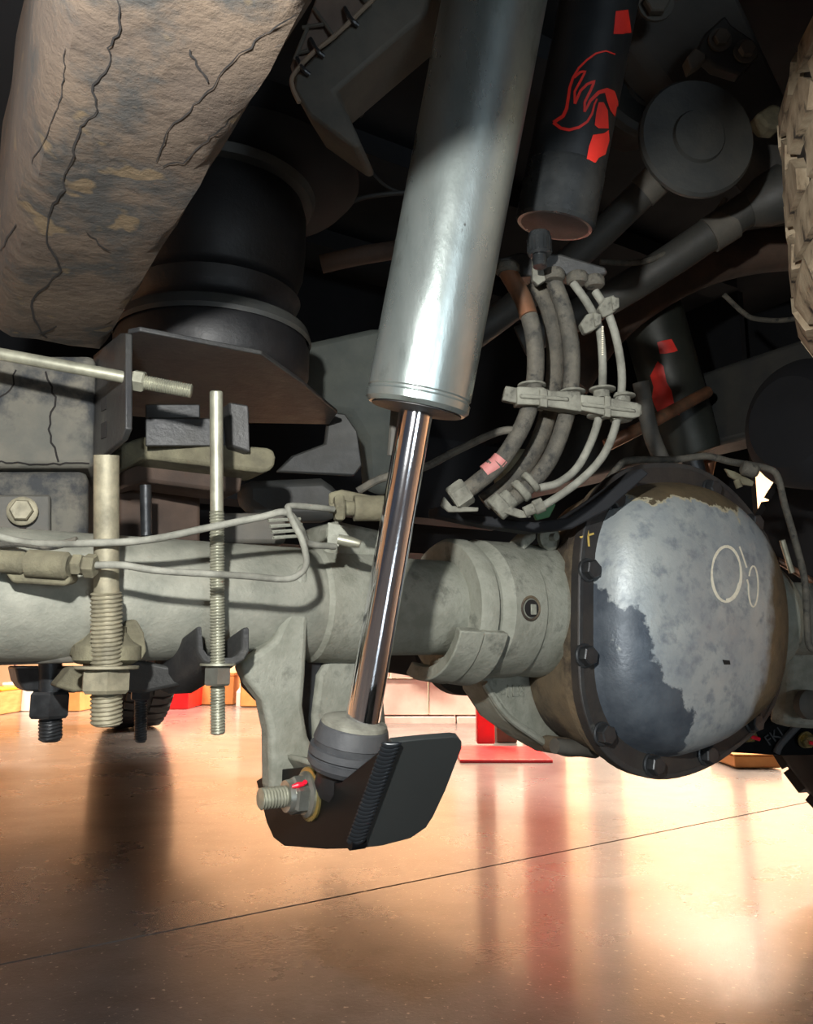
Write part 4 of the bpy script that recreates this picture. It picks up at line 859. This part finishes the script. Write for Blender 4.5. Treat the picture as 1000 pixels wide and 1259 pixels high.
bm = nb(); tube(bm, [P(981, 892, 1.345), P(960, 915, 1.345), P(955, 926, 1.345)], .006, 10); obj('weld_bead', bm, M['rubber'], fb)

# ============================================================ DIM PARTS upper right
def disc_arm(pts, r, collar, end, label, cone, m=M['darkpart']):
    t = empty('link_arm', P(*pts[0]), label, 'link arm')
    bm = nb(); tube(bm, [P(*p) for p in pts], r, 24); obj('arm_tube', bm, m, t)
    if collar:
        a, b_ = collar; bm = nb(); tube(bm, [P(*a), P(*b_)], r*1.08, 28, False); obj('collar', bm, M['greydark'], t, label='lighter grey collar')
    if cone:
        o_, d_, prof_ = cone; bm = nb(); lathe(bm, o_, d_, prof_, 48); obj('flared_end', bm, m, t)
    return t
cdir = (P(878, 150, 1.02)-P(818, 205, 1.12)).normalized()
cdir = (cdir*0.5 - FW*0.75).normalized()
disc_arm([(560, 430, 1.05), (640, 370, 1.03), (720, 305, 1.0), (790, 238, .97), (835, 195, .95)], .018, ((790, 238, .97), (815, 214, .96)), None, 'dark link arm flaring into a big round disc below the upper bracket', (P(828, 202, .955), cdir, [(0, .021), (.02, .035), (.045, .056), (.055, .066), (.060, .066), (.064, .063), (.064, .030), (.068, .028), (.068, .0)]))
disc_arm([(640, 420, 1.17), (740, 372, 1.15), (810, 330, 1.12), (870, 290, 1.10), (930, 250, 1.08), (955, 238, 1.075)], .023, ((872, 290, 1.098), (900, 272, 1.092)), None, 'dark diagonal pipe with a pale band above the brown bar', (P(920, 258, 1.083), (P(1010, 215, 1.06)-P(920, 258, 1.083)), [(0, .0235), (.02, .033), (.045, .038), (.05, .038)]))
cd2 = (RT*.25-FW*.85+Z*.35).normalized()
bm = nb(); lathe(bm, P(788, 125, 1.12), cd2, [(-.06, .03), (-.02, .06), (.0, .075), (.01, .075), (.016, .068), (.016, .03), (.02, .028), (.02, 0)], 48, cap=False); obj('round_mount', bm, M['darkpart'], label='dark round mount just right of the reservoir', cat='mount')
bm = nb(); tube(bm, [P(x, y, 1.35) for x, y in ((700, 470), (738, 412), (790, 366), (860, 328), (940, 308), (1040, 304))], .036, 24); obj('track_bar', bm, M['underbrown'], label='brown curved bar crossing behind the hoses to the spare tyre', cat='bar')
bm = nb(); tube(bm, [P(x, y, 1.1) for x, y in ((738, 322), (790, 322), (840, 300), (880, 262), (892, 245))], .004, 10); obj('cable', bm, M['hose'], label='grey cable curving between the two diagonal pipes', cat='cable')
bm = nb(); tube(bm, [P(x, y, 1.3) for x, y in ((890, 362), (915, 385), (930, 392), (960, 394), (990, 390))], .004, 10); obj('cable', bm, M['hose'], label='kinked grey wire below the brown bar at right', cat='cable')
# upper crossmember band and bracket with two bolts
bm = nb(); prism(bm, [P(x, y, 1.06) for x, y in ((770, 40), (830, -30), (900, -30), (985, 150), (985, 260), (900, 160), (830, 120), (800, 80))], VF*.05); obj('cross_member', bm, mat('grey cross member', (58, 58, 56), (70, 68, 64), 10, .8, bump=.3), label='grey cross member behind the two bolt bracket', cat='crossmember', bevel=.01)
ubk = empty('bolt_bracket', P(900, 80, .98), 'dark bracket with two bolts at upper right', 'bracket')
bm = nb(); prism(bm, [P(x, y, .98) for x, y in ((868, 40), (892, 18), (900, 30), (932, 52), (935, 66), (912, 92), (880, 82), (858, 62))], FW*.02); obj('plate', bm, M['darkpart'], ubk, bevel=.003)
for (x, y) in ((885, 50), (916, 64)):
    c = P(x, y, .978); bm = nb(); lathe(bm, c, -FW, [(0, .014), (.003, .014)], 24); hexa(bm, c-FW*.003, -FW, .010, .008); obj('bolt', bm, M['greydark'], ubk)
bm = nb(); prism(bm, [P(x, y, .97) for x, y in ((845, 70), (856, 58), (868, 66), (868, 74), (850, 86))], FW*.02); obj('tab', bm, M['greydark'], ubk, bevel=.002)
bm = nb(); prism(bm, [P(x, y, .96) for x, y in ((930, 140), (952, 126), (962, 130), (962, 158), (944, 156))], FW*.03); obj('dusty_tab', bm, M['tan'], label='tan tab beside the spare tyre', cat='tab', bevel=.004)
# lone bracket behind reservoir top
bm = nb(); hexa(bm, P(806, 6, 1.0), -FW, .016, .012); lathe(bm, P(806, 6, 1.005), -FW, [(0, .022), (.004, .022)], 24); obj('hex_bolt', bm, M['greydark'], label='bolt head at the top edge right of the reservoir', cat='bolt')

# ---- far shock with red emblem
fs = empty('shock_absorber', P(858, 560, 1.45), 'dark far shock absorber with a red emblem behind the clamp bar', 'shock absorber')
f0 = P(850, 560, 1.45); f1 = P(800, 380, 1.45); fd = (f1-f0)
bm = nb(); lathe(bm, f0, fd, [(0, .035), (.004, .052), (.012, .054), (fd.length, .054)], 48); obj('shock_body', bm, mat('dark olive tube', (40, 44, 40), (52, 54, 48), 14, .5, .2), fs, key='fshock')
bm = nb(); lathe(bm, f0, -fd, [(0, .018), (.12, .018)], 24); obj('shaft', bm, M['blackbolt'], fs)
bm = nb(); decal(bm, 'fshock', [(809, 444), (816, 450), (820, 470), (826, 480), (830, 500), (836, 510), (832, 512), (822, 508), (815, 520), (806, 500), (802, 490), (804, 476), (800, 462)], cols=8)
decal(bm, 'fshock', [(808, 420), (826, 417), (834, 432), (812, 436)], cols=5)
if len(bm.faces): obj('emblem', bm, M['red'], fs)
bm = nb(); lathe(bm, P(775, 385, 1.3), fd, [(-.02, .03), (0, .045), (.05, .05), (.12, .05)], 32); bm.free()
bm = nb(); tube(bm, [P(788, 470, 1.2), P(800, 530, 1.2), (P(818, 575, 1.2))], .012, 14); obj('line_tube', bm, M['greydark'], label='grey pipe in front of the far shock absorber', cat='pipe')
# bars; the upright rod has orange garage light put into its colour
bm = nb(); tube(bm, [P(745, 548, 1.25), P(800, 520, 1.25), P(870, 482, 1.35)], .010, 12, False); obj('brace', bm, M['copper'], label='orange brown brace between the clamp bar and the far shock', cat='brace')
bm = nb(); tube(bm, [P(896, 485, 1.6), P(880, 530, 1.6), P(868, 590, 1.6)], .012, 12, False); lathe(bm, P(903, 484, 1.58), -FW, [(0, .016), (.01, .016)], 18); obj('brace', bm, M['copper'], label='upright rod coloured orange as by garage light, left of the leaning board', cat='brace')
# muffler at right
bm = nb(); m0 = P(978, 520, 1.25); lathe(bm, m0, (VR*.95+Z*.02-VF*.1), [(-.02, .07), (0, .095), (.01, .10), (.13, .10)], 48); obj('muffler', bm, M['under'], label='dark round muffler right of the leaning board', cat='muffler')

# ============================================================ TYRES
def tyre(name, c, axis, R, w, r_in, nb_, label, m, mb_, blockd=.012, rows=3, arc=(0, 360), rim=True):
    t = empty(name, c - Z*R*0.98 if abs(axis.z) < .5 else c - Z*w/2, label, 'tyre')
    prof = [(-w*.46, r_in), (-w*.50, r_in+(R-r_in)*.35), (-w*.50, r_in+(R-r_in)*.65), (-w*.46, R-.035), (-w*.40, R-.016), (-w*.3, R-.013), (0, R-.011), (w*.3, R-.013), (w*.40, R-.016), (w*.46, R-.035), (w*.50, r_in+(R-r_in)*.65), (w*.50, r_in+(R-r_in)*.35), (w*.46, r_in)]
    bm = nb(); lathe(bm, c, axis, prof, 96, cap=False); obj('carcass', bm, M['tyre'], t, sharp=50)
    x, y, d = basis(axis)
    if rim:
        bm = nb(); lathe(bm, c, axis, [(-w*.44, r_in+.004), (-w*.2, r_in*.9), (w*.05, r_in*.35), (w*.08, 0)], 48, cap=False); obj('rim', bm, M['rim'], t)
    rnd = random.Random(3)
    a0, a1 = arc
    for i in range(nb_):
        an0 = radians(a0+(a1-a0)*i/nb_); da = radians((a1-a0)/nb_)
        for k in range(rows):
            wk = w*.94/rows; sft = ((k % 2)*.5)*da
            s0 = -w*.47+k*wk+wk*.10; s1 = s0+wk*.78
            an = an0+sft
            bm = nb(); vv = []
            j = lambda: rnd.uniform(-.12, .12)
            for rr in (R-.022, R+rnd.uniform(-.002, .002)):
                for (u_, s_) in ((.10+j(), s0), (.86+j(), s0), (.98+j(), (s0+s1)/2), (.80+j(), s1), (.06+j(), s1), (.2+j(), (s0+s1)/2)):
                    edge = abs(s_)/(w*.5); re = rr-max(0, edge-.80)*.11
                    a_ = an+da*u_; vv.append(bm.verts.new(c + d*s_ + (x*cos(a_)+y*sin(a_))*re))
            bm.faces.new(vv[:6][::-1]); bm.faces.new(vv[6:])
            for q_ in range(6): bm.faces.new((vv[q_], vv[(q_+1) % 6], vv[6+(q_+1) % 6], vv[6+q_]))
            obj('tread_block', bm, mb_, t)
    return t
# spare tyre hung flat under the bed: only its left limb shows
sc = Vector((0.838, 0.655, 0.905))
tyre('spare_wheel', sc, Z, 0.455, 0.30, 0.22, 30, 'mud dusted spare tyre at the right edge', M['tyremud'], M['tyremud'], rows=5, arc=(0, 360))
rc = V(DIFA+0.87, 0, 0); rc.z = 0.462
tyre('road_wheel', rc, VR, 0.462, 0.30, 0.22, 48, 'black rear tyre at lower right beyond the differential', M['tyre'], M['tyre'], rows=2, arc=(0, 360))
fcn = PZ(168, 896, 0) ; fcn.z = 0.44
tyre('road_wheel', fcn+VF*0.1, VR, 0.44, 0.28, 0.22, 44, 'black front tyre standing far behind the thick U-bolt', M['tyre'], M['tyre'], rows=2, arc=(0, 360))
